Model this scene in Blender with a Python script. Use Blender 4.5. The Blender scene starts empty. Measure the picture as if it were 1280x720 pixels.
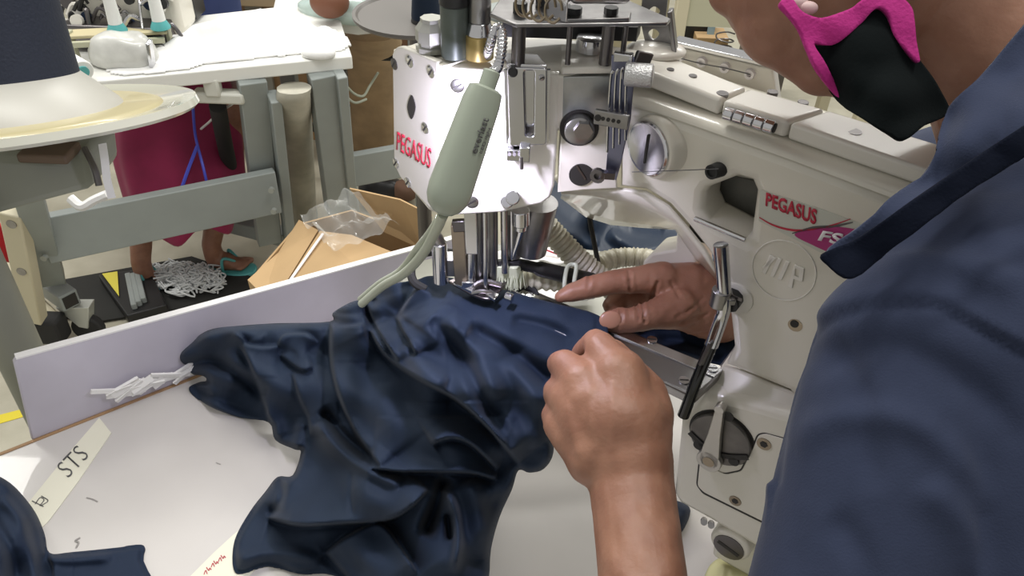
import bpy, bmesh, math, random
from mathutils import Vector, Matrix, noise
random.seed(7)
V = Vector
scene = bpy.context.scene
COL = scene.collection
R_ = math.radians
PITCH, ROLL, FOC, CAMZ = R_(38), 0.039, 1000.0, 1.6
Fw = V((0, math.cos(PITCH), -math.sin(PITCH)))
U0 = V((0, math.sin(PITCH), math.cos(PITCH)))
R0 = V((1, 0, 0))
RT = R0*math.cos(ROLL) + U0*math.sin(ROLL)
UP = U0*math.cos(ROLL) - R0*math.sin(ROLL)
CAM = V((0, 0, CAMZ))
# two frames: 'near' works in units of S metres about the viewpoint's spot, 'far' in world metres
S = 0.92
FR = {'o': V((0, 0, 0)), 's': 1.0, 'c': CAM}
def near(): FR.update(o=CAM.copy(), s=S, c=V((0, 0, 0)))
def far(): FR.update(o=V((0, 0, 0)), s=1.0, c=CAM.copy())
def W(v): return FR['o'] + V(v)*FR['s']

def ray(x, y): return Fw + RT*((x-640)/FOC) + UP*((360-y)/FOC)
def D(x, y, d): return FR['c'] + ray(x, y)*d
def Z(x, y, z):
    r = ray(x, y); return FR['c'] + r*((z-FR['c'].z)/r.z)
class Plane:
    def __init__(s, p, n, up=(0, 0, 1)):
        s.p = V(p); s.n = V(n).normalized(); u = V(up)
        s.v = (u - s.n*u.dot(s.n)).normalized(); s.u = s.v.cross(s.n).normalized()
    def at(s, x, y, off=0.0):
        r = ray(x, y); q = s.p + s.n*off
        return FR['c'] + r*((q-FR['c']).dot(s.n)/r.dot(s.n))
    def shift(s, d): return Plane(s.p + s.n*d, s.n, s.v)
    def loc(s, p): d = p-s.p; return d.dot(s.u), d.dot(s.v)
    def glo(s, a, b, c=0.0): return s.p + s.u*a + s.v*b + s.n*c

# ---------------------------------------------------------------- materials
MATS = {}
def mat(name, col, rough=0.5, metal=0.0, noise_scale=0, noise_amt=0.0, bump=0.0, bump_scale=200, coat=0.0,
        col2=None, sheen=0.0, sss=0.0, trans=0.0, alpha=1.0, emis=None, estr=0.0, spec=0.5):
    if name in MATS: return MATS[name]
    m = bpy.data.materials.new(name); m.use_nodes = True
    nt = m.node_tree; b = nt.nodes['Principled BSDF']
    b.inputs['Base Color'].default_value = (*col, 1); b.inputs['Roughness'].default_value = rough
    b.inputs['Metallic'].default_value = metal; b.inputs['Coat Weight'].default_value = coat
    b.inputs['Specular IOR Level'].default_value = spec
    if sheen: b.inputs['Sheen Weight'].default_value = sheen; b.inputs['Sheen Roughness'].default_value = .4
    if sss:
        b.inputs['Subsurface Weight'].default_value = sss
        b.inputs['Subsurface Radius'].default_value = (1, .35, .2); b.inputs['Subsurface Scale'].default_value = .006
    if trans: b.inputs['Transmission Weight'].default_value = trans
    if alpha < 1: b.inputs['Alpha'].default_value = alpha
    if emis: b.inputs['Emission Color'].default_value = (*emis, 1); b.inputs['Emission Strength'].default_value = estr
    tc = nt.nodes.new('ShaderNodeTexCoord')
    if noise_scale:
        n = nt.nodes.new('ShaderNodeTexNoise'); n.inputs['Scale'].default_value = noise_scale; n.inputs['Detail'].default_value = 5
        nt.links.new(tc.outputs['Object'], n.inputs['Vector'])
        r = nt.nodes.new('ShaderNodeValToRGB'); c2 = col2 or tuple(c*(1-noise_amt) for c in col)
        r.color_ramp.elements[0].position = .35; r.color_ramp.elements[1].position = .68
        r.color_ramp.elements[0].color = (*c2, 1); r.color_ramp.elements[1].color = (*col, 1)
        nt.links.new(n.outputs['Fac'], r.inputs['Fac']); nt.links.new(r.outputs['Color'], b.inputs['Base Color'])
    if bump:
        n2 = nt.nodes.new('ShaderNodeTexNoise'); n2.inputs['Scale'].default_value = bump_scale; n2.inputs['Detail'].default_value = 3
        nt.links.new(tc.outputs['Object'], n2.inputs['Vector'])
        bp = nt.nodes.new('ShaderNodeBump'); bp.inputs['Strength'].default_value = bump; bp.inputs['Distance'].default_value = .001
        nt.links.new(n2.outputs['Fac'], bp.inputs['Height']); nt.links.new(bp.outputs['Normal'], b.inputs['Normal'])
    MATS[name] = m
    return m
enamel = mat('cream_enamel', (.71, .68, .59), .3, coat=.5, noise_scale=9, noise_amt=.06, bump=.12, bump_scale=70)
enamel2 = mat('pale_enamel', (.74, .715, .65), .28, coat=.5, bump=.08, bump_scale=60)
chrome = mat('chrome', (.62, .62, .64), .16, 1.0)
steel = mat('brushed_steel', (.36, .35, .35), .30, 1.0, noise_scale=60, noise_amt=.25)
dsteel = mat('dark_steel', (.16, .15, .15), .38, 1.0)
bsteel = mat('bronze_steel', (.36, .30, .22), .32, .9, noise_scale=30, noise_amt=.2)
brass = mat('brass', (.36, .27, .10), .4, .6)
black = mat('black_plastic', (.012, .012, .013), .4)
blackr = mat('black_rubber', (.02, .02, .02), .75)
hole = mat('dark_recess', (.02, .018, .016), .6)
redm = mat('red_print', (.48, .02, .05), .4)
darkprint = mat('grey_print', (.09, .09, .09), .5)
magenta = mat('magenta_print', (.38, .03, .17), .35)
whiteprint = mat('white_print', (.85, .82, .84), .4)
navy = mat('navy_cloth', (.016, .028, .053), .75, sheen=.06, bump=.25, bump_scale=900, noise_scale=14, noise_amt=.12, spec=.25)
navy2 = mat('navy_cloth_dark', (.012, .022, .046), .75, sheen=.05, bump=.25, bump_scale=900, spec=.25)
shirtm = mat('slate_blue_jersey', (.033, .042, .078), .9, sheen=.12, noise_scale=60, noise_amt=.10, bump=.22, bump_scale=900, spec=.12)
collarshadem = mat('collar_fold_shade', (.004, .006, .014), .9, bump=.3, bump_scale=600, spec=.1)  # near-black colour carries the shade along the lower collar fold
skin = mat('brown_skin', (.33, .165, .105), .48, noise_scale=38, col2=(.26, .12, .075), bump=.35, bump_scale=260, sss=.12)
nailm = mat('nail', (.40, .205, .135), .32, sss=.1)
pinkm = mat('pink_binding', (.42, .014, .19), .85, bump=.5, bump_scale=500)
maskm = mat('black_mask_cloth', (.004, .006, .0065), .9, bump=.2, bump_scale=500, spec=.1)
plasticw = mat('grey_green_plastic', (.34, .38, .31), .35, coat=.2)
cablem = mat('pale_green_cable', (.42, .45, .36), .45)
whitecloth = mat('white_cloth', (.85, .85, .84), .9, bump=.5, bump_scale=120)
greyp = mat('grey_paint', (.30, .33, .32), .5, noise_scale=12, noise_amt=.08)
creamp = mat('cream_paint', (.60, .55, .40), .5)
lam = mat('white_laminate', (.80, .80, .76), .35, coat=.15)
wood = mat('tan_board', (.42, .26, .13), .6, noise_scale=6, noise_amt=.2)
cardboard = mat('cardboard', (.52, .35, .18), .8, noise_scale=8, noise_amt=.1)
maroon = mat('maroon_cloth', (.30, .018, .080), .85, sheen=.2, noise_scale=10, noise_amt=.25)
teal = mat('teal_plastic', (.10, .42, .42), .4)
wthread = mat('white_thread', (.82, .83, .80), .8, bump=.6, bump_scale=700)

# ---------------------------------------------------------------- objects
def wl(o):
    while o.parent: o = o.parent
    return o.location.copy()
def tag(o, label=None, cat=None, group=None, kind=None):
    if label: o['label'] = label
    if cat: o['category'] = cat
    if group: o['group'] = group
    if kind: o['kind'] = kind
    return o
def thing(name, p, label, cat, group=None):
    o = bpy.data.objects.new(name, None); COL.objects.link(o); o.location = W(p); o.empty_display_size = .02
    return tag(o, label, cat, group)
def link_mesh(name, me, m, parent=None, local_shift=None):
    o = bpy.data.objects.new(name, me); COL.objects.link(o)
    if m is not None:
        me.materials.clear()
        for k in (m if isinstance(m, (list, tuple)) else [m]): me.materials.append(k)
    if parent:
        me.transform(Matrix.Translation(-wl(parent))); o.parent = parent
    else:
        if len(me.vertices):
            xs = [v.co for v in me.vertices]
            c = V(((min(v.x for v in xs)+max(v.x for v in xs))/2, (min(v.y for v in xs)+max(v.y for v in xs))/2, min(v.z for v in xs)))
            me.transform(Matrix.Translation(-c)); o.location = c
    return o
def obj(name, bm, m, parent=None, smooth=True, bevel=0, seg=2, ang=40, label=None, sub=0, solid=0):
    """bm in the current frame"""
    me = bpy.data.meshes.new(name)
    bmesh.ops.recalc_face_normals(bm, faces=bm.faces)
    bm.to_mesh(me); bm.free()
    me.transform(Matrix.Translation(FR['o']) @ Matrix.Scale(FR['s'], 4))
    o = link_mesh(name, me, m, parent)
    if solid:
        md = o.modifiers.new('solid', 'SOLIDIFY'); md.thickness = solid*FR['s']; md.offset = -1
    if bevel:
        md = o.modifiers.new('bevel', 'BEVEL'); md.width = bevel*FR['s']; md.segments = seg; md.limit_method = 'ANGLE'; md.angle_limit = R_(ang)
    if sub:
        md = o.modifiers.new('sub', 'SUBSURF'); md.levels = sub; md.render_levels = sub
    if smooth:
        me.polygons.foreach_set('use_smooth', [True]*len(me.polygons))
        try: me.set_sharp_from_angle(angle=R_(ang))
        except Exception: pass
    if label: o['label'] = label
    return o
def B(): return bmesh.new()
def basis(d, up=(0, 0, 1)):
    d = V(d).normalized(); u = V(up)
    if abs(d.dot(u.normalized())) > .98: u = V((1, 0, 0)) if abs(d.x) < .9 else V((0, 1, 0))
    a = d.cross(u).normalized(); return a, a.cross(d).normalized(), d
def box(bm, c, s, ax=None):
    ax = ax or (V((1, 0, 0)), V((0, 1, 0)), V((0, 0, 1))); c = V(c)
    vs = [bm.verts.new(c + ax[0]*(s[0]/2*i) + ax[1]*(s[1]/2*j) + ax[2]*(s[2]/2*k)) for i in (-1, 1) for j in (-1, 1) for k in (-1, 1)]
    for f in ((0, 1, 3, 2), (4, 6, 7, 5), (0, 4, 5, 1), (2, 3, 7, 6), (0, 2, 6, 4), (1, 5, 7, 3)): bm.faces.new([vs[i] for i in f])
def bar(bm, a, b, w, h, up=(0, 0, 1)):
    a, b = V(a), V(b); x, y, z = basis(b-a, up); box(bm, (a+b)/2, (w, h, (b-a).length), (x, y, z))
def cyl(bm, a, b, r0, r1=None, n=20, cap=True):
    a, b = V(a), V(b); r1 = r0 if r1 is None else r1; x, y, z = basis(b-a)
    A = []; Bv = []
    for i in range(n):
        t = 2*math.pi*i/n; d = x*math.cos(t)+y*math.sin(t)
        A.append(bm.verts.new(a+d*r0)); Bv.append(bm.verts.new(b+d*r1))
    for i in range(n):
        j = (i+1) % n; bm.faces.new((A[i], A[j], Bv[j], Bv[i]))
    if cap: bm.faces.new(A[::-1]); bm.faces.new(Bv)
def lathe(bm, a, axis, prof, n=28):
    """prof: list of (distance along axis, radius)"""
    a = V(a); x, y, z = basis(axis); rings = []
    for h, r in prof:
        rings.append([bm.verts.new(a+z*h+(x*math.cos(2*math.pi*i/n)+y*math.sin(2*math.pi*i/n))*max(r, 1e-5)) for i in range(n)])
    for A, C in zip(rings, rings[1:]):
        for i in range(n): j = (i+1) % n; bm.faces.new((A[i], A[j], C[j], C[i]))
    bm.faces.new(rings[0][::-1]); bm.faces.new(rings[-1])
def catmull(pts, k=8):
    pts = [V(p) for p in pts]
    if len(pts) < 3: return pts
    P = [pts[0]*2-pts[1]]+pts+[pts[-1]*2-pts[-2]]; out = []
    for i in range(1, len(P)-2):
        for s in range(k):
            t = s/k; a, b, c, d = P[i-1:i+3]
            out.append(.5*((2*b)+(c-a)*t+(2*a-5*b+4*c-d)*t*t+(3*b-a-3*c+d)*t**3))
    out.append(pts[-1]); return out
def tube(bm, pts, r, n=10, k=8, smooth=True, wob=None):
    pts = catmull(pts, k) if smooth else [V(p) for p in pts]
    rr = r if callable(r) else (lambda t: r)
    x, y, z = basis(pts[1]-pts[0]); rings = []
    for i, p in enumerate(pts):
        d = (pts[min(i+1, len(pts)-1)]-pts[max(i-1, 0)]).normalized()
        x = (x-d*x.dot(d)).normalized(); y = d.cross(x); q = rr(i/(len(pts)-1))
        rings.append([bm.verts.new(p+(x*math.cos(2*math.pi*j/n)+y*math.sin(2*math.pi*j/n))*q) for j in range(n)])
    for A, C in zip(rings, rings[1:]):
        for i in range(n): j = (i+1) % n; bm.faces.new((A[i], A[j], C[j], C[i]))
    bm.faces.new(rings[0][::-1]); bm.faces.new(rings[-1])
def ribbon(bm, pts, wdir, w, th, k=6):
    """flat strap along pts; wdir width direction"""
    pts = catmull(pts, k); wdir = V(wdir).normalized(); L = []
    for i, p in enumerate(pts):
        d = (pts[min(i+1, len(pts)-1)]-pts[max(i-1, 0)]).normalized()
        s = (wdir-d*wdir.dot(d)).normalized(); nn = d.cross(s)
        L.append([bm.verts.new(p+s*(w/2)*a+nn*(th/2)*b) for a, b in ((-1, -1), (1, -1), (1, 1), (-1, 1))])
    for A, C in zip(L, L[1:]):
        for i in range(4): j = (i+1) % 4; bm.faces.new((A[i], A[j], C[j], C[i]))
    bm.faces.new(L[0][::-1]); bm.faces.new(L[-1])
def ell(bm, c, r, ax=None, n=20):
    c = V(c); ax = ax or (V((1, 0, 0)), V((0, 1, 0)), V((0, 0, 1)))
    X, Y, Z_ = ax[0]*r[0], ax[1]*r[1], ax[2]*r[2]; m = max(8, n*2//3); nv, nf = bm.verts.new, bm.faces.new
    top, bot = nv(c+Z_), nv(c-Z_); rings = []
    for j in range(1, m):
        p = math.pi*j/m; s, k = math.sin(p), math.cos(p)
        rings.append([nv(c+X*(s*math.cos(2*math.pi*i/n))+Y*(s*math.sin(2*math.pi*i/n))+Z_*k) for i in range(n)])
    for i in range(n):
        q = (i+1) % n; nf((top, rings[0][i], rings[0][q])); nf((bot, rings[-1][q], rings[-1][i]))
        for A_, C_ in zip(rings, rings[1:]): nf((A_[i], C_[i], C_[q], A_[q]))
def capsule(bm, a, ra, b, rb, n=20):
    a, b = V(a), V(b); ell(bm, a, (ra,)*3, n=n); ell(bm, b, (rb,)*3, n=n)
    if (b-a).length > 1e-4: cyl(bm, a, b, ra, rb, n=n)
def prism(bm, pts, off):
    A = [bm.verts.new(V(p)) for p in pts]; C = [bm.verts.new(V(p)+V(off)) for p in pts]; n = len(A)
    for i in range(n): j = (i+1) % n; bm.faces.new((A[i], A[j], C[j], C[i]))
    bm.faces.new(A[::-1]); bm.faces.new(C)
def loft(bm, loops, closed=True, caps=True):
    L = [[bm.verts.new(V(p)) for p in lp] for lp in loops]; n = len(L[0])
    for A, C in zip(L, L[1:]):
        for i in range(n if closed else n-1): j = (i+1) % n; bm.faces.new((A[i], A[j], C[j], C[i]))
    if caps and closed: bm.faces.new(L[0][::-1]); bm.faces.new(L[-1])
def rounded(pts, r, k=4):
    """round the corners of a 2-D polygon"""
    out = []; n = len(pts)
    for i in range(n):
        a, b, c = V(pts[i-1]), V(pts[i]), V(pts[(i+1) % n])
        q = min(r, (a-b).length*.45, (c-b).length*.45)
        p0 = b+(a-b).normalized()*q; p1 = b+(c-b).normalized()*q
        for j in range(k+1): t = j/k; out.append(((1-t)**2*p0+2*t*(1-t)*b+t*t*p1).to_tuple())
    return out
def plate(name, pl, outline, thick, m, parent=None, holes=(), bevel=0.0, lift=0.0, rnd=0, label=None, raw=False):
    """px outline traced onto plane pl, thick behind its face, with real holes"""
    cu = bpy.data.curves.new('c', 'CURVE'); cu.dimensions = '2D'; cu.fill_mode = 'BOTH'
    for lp in [outline]+list(holes):
        if rnd and not raw: lp = rounded([V((a, b)) for a, b in lp], rnd)
        sp = cu.splines.new('POLY'); sp.points.add(len(lp)-1); sp.use_cyclic_u = True
        for q, (a, b) in zip(sp.points, lp):
            if raw: q.co = (a, b, 0, 1)
            else: u, v = pl.loc(pl.at(a, b)); q.co = (u, v, 0, 1)
    bv = min(bevel, thick/2*.98)
    cu.extrude = thick/2-bv; cu.bevel_depth = bv; cu.offset = -bv; cu.bevel_resolution = 2
    t = bpy.data.objects.new('t', cu); COL.objects.link(t)
    dg = bpy.context.evaluated_depsgraph_get(); me = bpy.data.meshes.new_from_object(t.evaluated_get(dg))
    bpy.data.objects.remove(t); bpy.data.curves.remove(cu)
    for v in me.vertices: v.co = W(pl.glo(v.co.x, v.co.y, v.co.z-thick/2+lift))
    me.name = name
    o = link_mesh(name, me, m, parent)
    me.polygons.foreach_set('use_smooth', [True]*len(me.polygons)); me.set_sharp_from_angle(angle=R_(35))
    if label: o['label'] = label
    return o
def text(name, s, pl, quad, m, parent, lift=.0003, bold=.02, th=.0004):
    """text squeezed in the px quad (tl,tr,br,bl) on plane pl"""
    cu = bpy.data.curves.new('c', 'FONT'); cu.body = s; cu.offset = bold; cu.extrude = 0.0; cu.resolution_u = 3
    t = bpy.data.objects.new('t', cu); COL.objects.link(t)
    dg = bpy.context.evaluated_depsgraph_get(); me = bpy.data.meshes.new_from_object(t.evaluated_get(dg))
    bpy.data.objects.remove(t); bpy.data.curves.remove(cu)
    xs = [v.co.x for v in me.vertices]; ys = [v.co.y for v in me.vertices]
    x0, x1, y0, y1 = min(xs), max(xs), min(ys), max(ys)
    q = [pl.at(*p) for p in quad]
    bm = B(); bm.from_mesh(me); bpy.data.meshes.remove(me)
    for v in bm.verts:
        a = (v.co.x-x0)/(x1-x0); b = (v.co.y-y0)/(y1-y0)
        v.co = (q[3]*(1-a)+q[2]*a)*(1-b)+(q[0]*(1-a)+q[1]*a)*b + pl.n*lift
    r = bmesh.ops.extrude_face_region(bm, geom=bm.faces[:])
    for e in r['geom']:
        if isinstance(e, bmesh.types.BMVert): e.co += pl.n*th
    return obj(name, bm, m, parent, smooth=False)
def screw(parent, pl, x, y, r, m=None, name='screw', h=.002, slot=True, ang=.6):
    m = m or dsteel; c = pl.at(x, y); bm = B()
    lathe(bm, c-pl.n*.002, pl.n, [(0, r), (.002+h*.6, r), (.002+h, r*.8)], 20)
    o = obj(name, bm, m, parent)
    if slot:
        bm = B(); d = pl.u*math.cos(ang)+pl.v*math.sin(ang); box(bm, c+pl.n*(h+.0001), (r*1.5, r*.28, .0006), (d, pl.n.cross(d), pl.n)); obj('slot', bm, hole, o)
    return o
def inside(x, y, poly):
    c = False; n = len(poly); j = n-1
    for i in range(n):
        xi, yi = poly[i]; xj, yj = poly[j]
        if (yi > y) != (yj > y) and x < (xj-xi)*(y-yi)/(yj-yi)+xi: c = not c
        j = i
    return c
def nearest(x, y, poly, closed=True):
    best = (1e9, x, y, 0); n = len(poly)
    for i in range(n if closed else n-1):
        x0, y0 = poly[i]; x1, y1 = poly[(i+1) % n]; dx, dy = x1-x0, y1-y0; L = dx*dx+dy*dy
        t = 0 if L == 0 else max(0, min(1, ((x-x0)*dx+(y-y0)*dy)/L)); px, py = x0+t*dx, y0+t*dy
        d = math.hypot(x-px, y-py)
        if d < best[0]: best = (d, px, py, i+t)
    return best
def smooth2(pts, k=4, closed=True):
    """catmull in 2-D"""
    n = len(pts); out = []
    for i in range(n if closed else n-1):
        if closed: a, b, c, d = [V(pts[(i+j) % n]) for j in (-1, 0, 1, 2)]
        else: a, b, c, d = [V(pts[max(0, min(n-1, i+j))]) for j in (-1, 0, 1, 2)]
        for s in range(k):
            t = s/k; out.append((.5*((2*b)+(c-a)*t+(2*a-5*b+4*c-d)*t*t+(3*b-a-3*c+d)*t**3)).to_tuple())
    if not closed: out.append(tuple(pts[-1]))
    return out
def rbf(ctrl, p=2.2, sm=20.0):
    def f(x, y):
        sw = s = 0
        for cx, cy, z in ctrl:
            w = 1/((x-cx)**2+(y-cy)**2+sm*sm)**(p/2); sw += w; s += w*z
        return s/sw
    return f
def sheet(outline, step, fn):
    """surface over a traced outline; fn(x,y,edge_distance) -> point"""
    xs = [p[0] for p in outline]; ys = [p[1] for p in outline]; bm = B()
    nx = int((max(xs)-min(xs))/step)+2; ny = int((max(ys)-min(ys))/step)+2; x0, y0 = min(xs)-step*.5, min(ys)-step*.5
    cells = [(i, j) for i in range(nx) for j in range(ny) if inside(x0+(i+.5)*step, y0+(j+.5)*step, outline)]
    cs = set(cells); vd = {}
    for i, j in cells:
        for a, b in ((i, j), (i+1, j), (i+1, j+1), (i, j+1)):
            if (a, b) not in vd:
                x, y = x0+a*step, y0+b*step; d, qx, qy, _ = nearest(x, y, outline)
                full = all((a+e, b+g) in cs for e in (-1, 0) for g in (-1, 0))
                if not full: x, y, d = qx, qy, 0.0
                vd[(a, b)] = bm.verts.new(fn(x, y, d))
    for i, j in cells:
        try: bm.faces.new([vd[k] for k in ((i, j), (i, j+1), (i+1, j+1), (i+1, j))])
        except Exception: pass
    bm.normal_update()
    return bm
def remeshed(name, bm, voxel, m, parent=None, iters=6, fn=None, label=None):
    me = bpy.data.meshes.new(name); bm.to_mesh(me); bm.free()
    me.transform(Matrix.Translation(FR['o']) @ Matrix.Scale(FR['s'], 4))
    t = bpy.data.objects.new('t', me); COL.objects.link(t)
    r = t.modifiers.new('r', 'REMESH'); r.mode = 'VOXEL'; r.voxel_size = voxel
    s = t.modifiers.new('s', 'SMOOTH'); s.factor = .5; s.iterations = iters
    dg = bpy.context.evaluated_depsgraph_get(); m2 = bpy.data.meshes.new_from_object(t.evaluated_get(dg))
    bpy.data.objects.remove(t)
    if fn:
        ns = [v.normal.copy() for v in m2.vertices]
        for v, nn in zip(m2.vertices, ns):
            q = (v.co-FR['o'])/FR['s']; v.co += fn(q, nn)*FR['s']
    o = link_mesh(name, m2, m, parent); m2.polygons.foreach_set('use_smooth', [True]*len(m2.polygons)); m2.name = name
    if label: o['label'] = label
    return o
def proj(p):
    """where a point of the current frame shows (px), to place folds and creases traced from the photo"""
    q = V(p)-FR['c']; c = q.dot(Fw); return 640+FOC*q.dot(RT)/c, 360-FOC*q.dot(UP)/c
# =============================================================== the room
far()
floorm = mat('beige_floor', (.50, .475, .38), .38, noise_scale=9, col2=(.40, .375, .29), bump=.1, bump_scale=30)
bm = B(); box(bm, (0, 4, -.05), (14, 14, .1)); o = obj('floor', bm, floorm, smooth=False); tag(o, kind='structure')
wallm = mat('wall_paint', (.62, .61, .56), .8, noise_scale=3, noise_amt=.05)
bm = B(); box(bm, (0, 11.1, 1.9), (14, .2, 3.8)); o = obj('wall_back', bm, wallm, smooth=False); tag(o, kind='structure')
bm = B(); prism(bm, [Z(-40, 529, .0005), Z(30, 511, .0005), Z(60, 503, .0005), Z(60, 513, .0005), Z(30, 521, .0005), Z(-40, 541, .0005)], (0, 0, .001)); o = obj('trim_1', bm, mat('yellow_floor_tape', (.75, .62, .03), .5), smooth=False); tag(o, kind='structure')
# =============================================================== the sewing machine (near frame)
near()
A = Plane((.162, .571, 0), (-.545, -.84, 0))
Bp = Plane((-.065, .615, 0), (-.02, -1, 0))
c0 = Bp.at(555, 170)
ld = V((-math.sin(R_(40)), math.cos(R_(40)), 0))
Lp = Plane(c0, (-ld.y, ld.x, 0))
UPV = V((0, 0, 1)); DN = V((0, 0, -1))
TBL = -.80
mc = thing('sewing_machine', (.2, .5, TBL), 'large cream enamelled industrial sewing machine with a lit needle head, standing on the white table', 'sewing machine')

def circ(pl, x, y, r, n=24, z=0):
    c = pl.at(x, y); return [proj(c+pl.u*(r*math.cos(2*math.pi*i/n))+pl.v*(r*math.sin(2*math.pi*i/n))) for i in range(n)]

opening = [(880, 243), (884, 237), (921, 223), (938, 228), (943, 240), (936, 296), (930, 301), (885, 277), (878, 262)]
arm_out = [(772, 126), (820, 138), (985, 196), (1240, 292), (1240, 640), (1000, 520), (985, 491), (905, 458), (915, 436), (911, 400), (905, 352), (882, 314), (858, 284), (835, 258), (806, 240), (772, 236)]
frame = plate('arm_casting', A, arm_out, .045, enamel, mc, holes=[opening], bevel=.009)
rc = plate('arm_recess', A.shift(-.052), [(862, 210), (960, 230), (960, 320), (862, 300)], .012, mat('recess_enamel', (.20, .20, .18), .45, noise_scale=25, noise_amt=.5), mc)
bm = B(); L = []
for (a, b), (c, d) in zip([(772, 126), (820, 138), (900, 166), (985, 196), (1110, 243), (1240, 292)], [(772, 99), (820, 112), (900, 138), (985, 167), (1110, 210), (1240, 254)]):
    p = A.at(a+1, b+3, -.0002); q = A.at(c, d, -.022); vn = A.n*((q-p).dot(A.n)); vu = (q-p)-vn
    L.append([p+vu*math.sin(t*math.pi/16)+vn*(1-math.cos(t*math.pi/16)) for t in range(9)]+[q-A.n*.05, p-A.n*.05])
loft(bm, L); obj('arm_shoulder', bm, enamel, mc, ang=60)
# arm core behind the face: box under the covers
bm = B(); fr = [A.at(774, 100, -.055), A.at(985, 168, -.055), A.at(1240, 256, -.055)]
bk = [p-A.n*.075 for p in fr][::-1]
prism(bm, fr+bk, (0, 0, -.085)); obj('arm_core', bm, enamel, mc, bevel=.012, seg=3)
# web under the arm and the fillet that joins it to the face
webp = A.shift(-.098)
plate('arm_web', webp, [(690, 222), (712, 252), (722, 262), (737, 273), (765, 278), (846, 281), (844, 312), (814, 317), (803, 328), (803, 350), (850, 356), (876, 372), (868, 310), (858, 250), (845, 200), (770, 190)], .04, enamel, mc, bevel=.003, rnd=3)
Fc = [(700, 238), (740, 236), (772, 236), (806, 240), (835, 258), (858, 284), (882, 314), (903, 350)]
Gc = [(703, 244), (718, 255), (735, 268), (765, 277), (800, 280), (846, 283), (874, 322), (901, 350)]
bm = B(); L = []
for (a, b), (c, d) in zip(Fc, Gc):
    p = A.at(a+1.5, b-2, -.0035); q = webp.at(c, d, .0005); m = p*.45+q*.55 - A.n*.004; L.append([p, p*.6+q*.15+m*.25, p*.3+q*.3+m*.4, p*.05+q*.7+m*.25, q])
loft(bm, L, closed=False, caps=False); obj('arm_fillet', bm, enamel, mc, solid=.004)
# lower body
Lb = A.shift(.025)
low_out = [(866, 507), (878, 492), (905, 497), (985, 519), (1110, 560), (1080, 762), (955, 692), (888, 652), (848, 630), (841, 618), (850, 527)]
plate('lower_casting', Lb, low_out, .10, enamel, mc, bevel=.008)
bm = B()
loft(bm, [[Lb.at(868, 508, -.008), A.at(903, 456, -.003), A.at(903, 456, -.06), Lb.at(868, 530, -.06)],
          [Lb.at(905, 499, -.003), A.at(922, 460, -.002), A.at(922, 460, -.06), Lb.at(905, 530, -.06)],
          [Lb.at(985, 521, -.003), A.at(990, 488, -.002), A.at(990, 488, -.06), Lb.at(985, 560, -.06)],
          [Lb.at(1105, 562, -.003), A.at(1100, 535, -.002), A.at(1100, 535, -.06), Lb.at(1105, 600, -.06)]])
obj('casting_shoulder', bm, enamel, mc, bevel=.004, seg=3)
# foot under the body
bm = B(); fp = [Lb.at(900, 655, -.02), Lb.at(1090, 760, -.02)]; q = [p-A.n*.09 for p in fp][::-1]
prism(bm, fp+q, (0, 0, -.058)); obj('machine_foot', bm, enamel, mc, bevel=.006)
bm = B(); cc = Lb.at(912, 682, -.004); cyl(bm, cc-A.n*.05, cc, .0215, n=28); bp_ = obj('oil_drum_boss', bm, enamel, mc, bevel=.003)
screw(mc, Lb.shift(-.004), 911, 684, .0165, dsteel, 'drain_plug', .002, ang=-.25)

# top covers
zt = A.at(988, 152).z
def cover(f0, f1, b1, b0, th=.014):
    bm = B(); P = [A.at(*f0, -.012), A.at(*f1, -.012)]
    zz = (P[0].z+P[1].z)/2
    prism(bm, P+[Z(*b1, P[1].z), Z(*b0, P[0].z)], (0, 0, -th))
    return obj('top_cover', bm, pale, mc, bevel=.003, seg=4)
pale = enamel2
cover((790, 80), (901, 124), (934, 109), (812, 60))
cover((904, 125), (985, 152), (1032, 136), (937, 110))
cover((988, 153), (1240, 240), (1255, 205), (1035, 137))
front_z = [(A.loc(A.at(x, y, -.012))[0], A.at(x, y, -.012).z) for x, y in ((790, 80), (901, 124), (985, 152), (1240, 240))]
def top_at(x, y):
    z = -.26
    for _ in range(4):
        q = A.loc(Z(x, y, z))[0]
        for (s0, z0), (s1, z1) in zip(front_z, front_z[1:]):
            if q <= s1 or s1 == front_z[-1][0]: z = z0+(z1-z0)*max(0, min(1, (q-s0)/(s1-s0))); break
    return Z(x, y, z)
for x, y, r in ((838, 87, 5), (866, 95, 5.5), (903, 117, 8), (966, 115, 7), (1004, 128, 7), (1068, 165, 9)):
    c = top_at(x, y); bm = B(); lathe(bm, c-UPV*.004, UPV, [(0, r*.62/1000), (.0046, r*.62/1000)], 18); obj('cover_screw', bm, dsteel, mc)
# hinge
bm = B(); h0, h1 = A.at(905, 141, -.004), A.at(968, 160, -.004); hd = (h1-h0)
hg = []
for k in range(5):
    a = h0+hd*(k/5+.008); b = h0+hd*((k+1)/5-.008); bm = B(); cyl(bm, a, b, .0052, n=18); hg.append(obj('hinge_knuckle', bm, chrome, mc, bevel=.0006))
bm = B(); cyl(bm, h1-hd*.01, h1+hd*.02, .0038, n=14); obj('hinge_pin', bm, blackr, mc)

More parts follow.
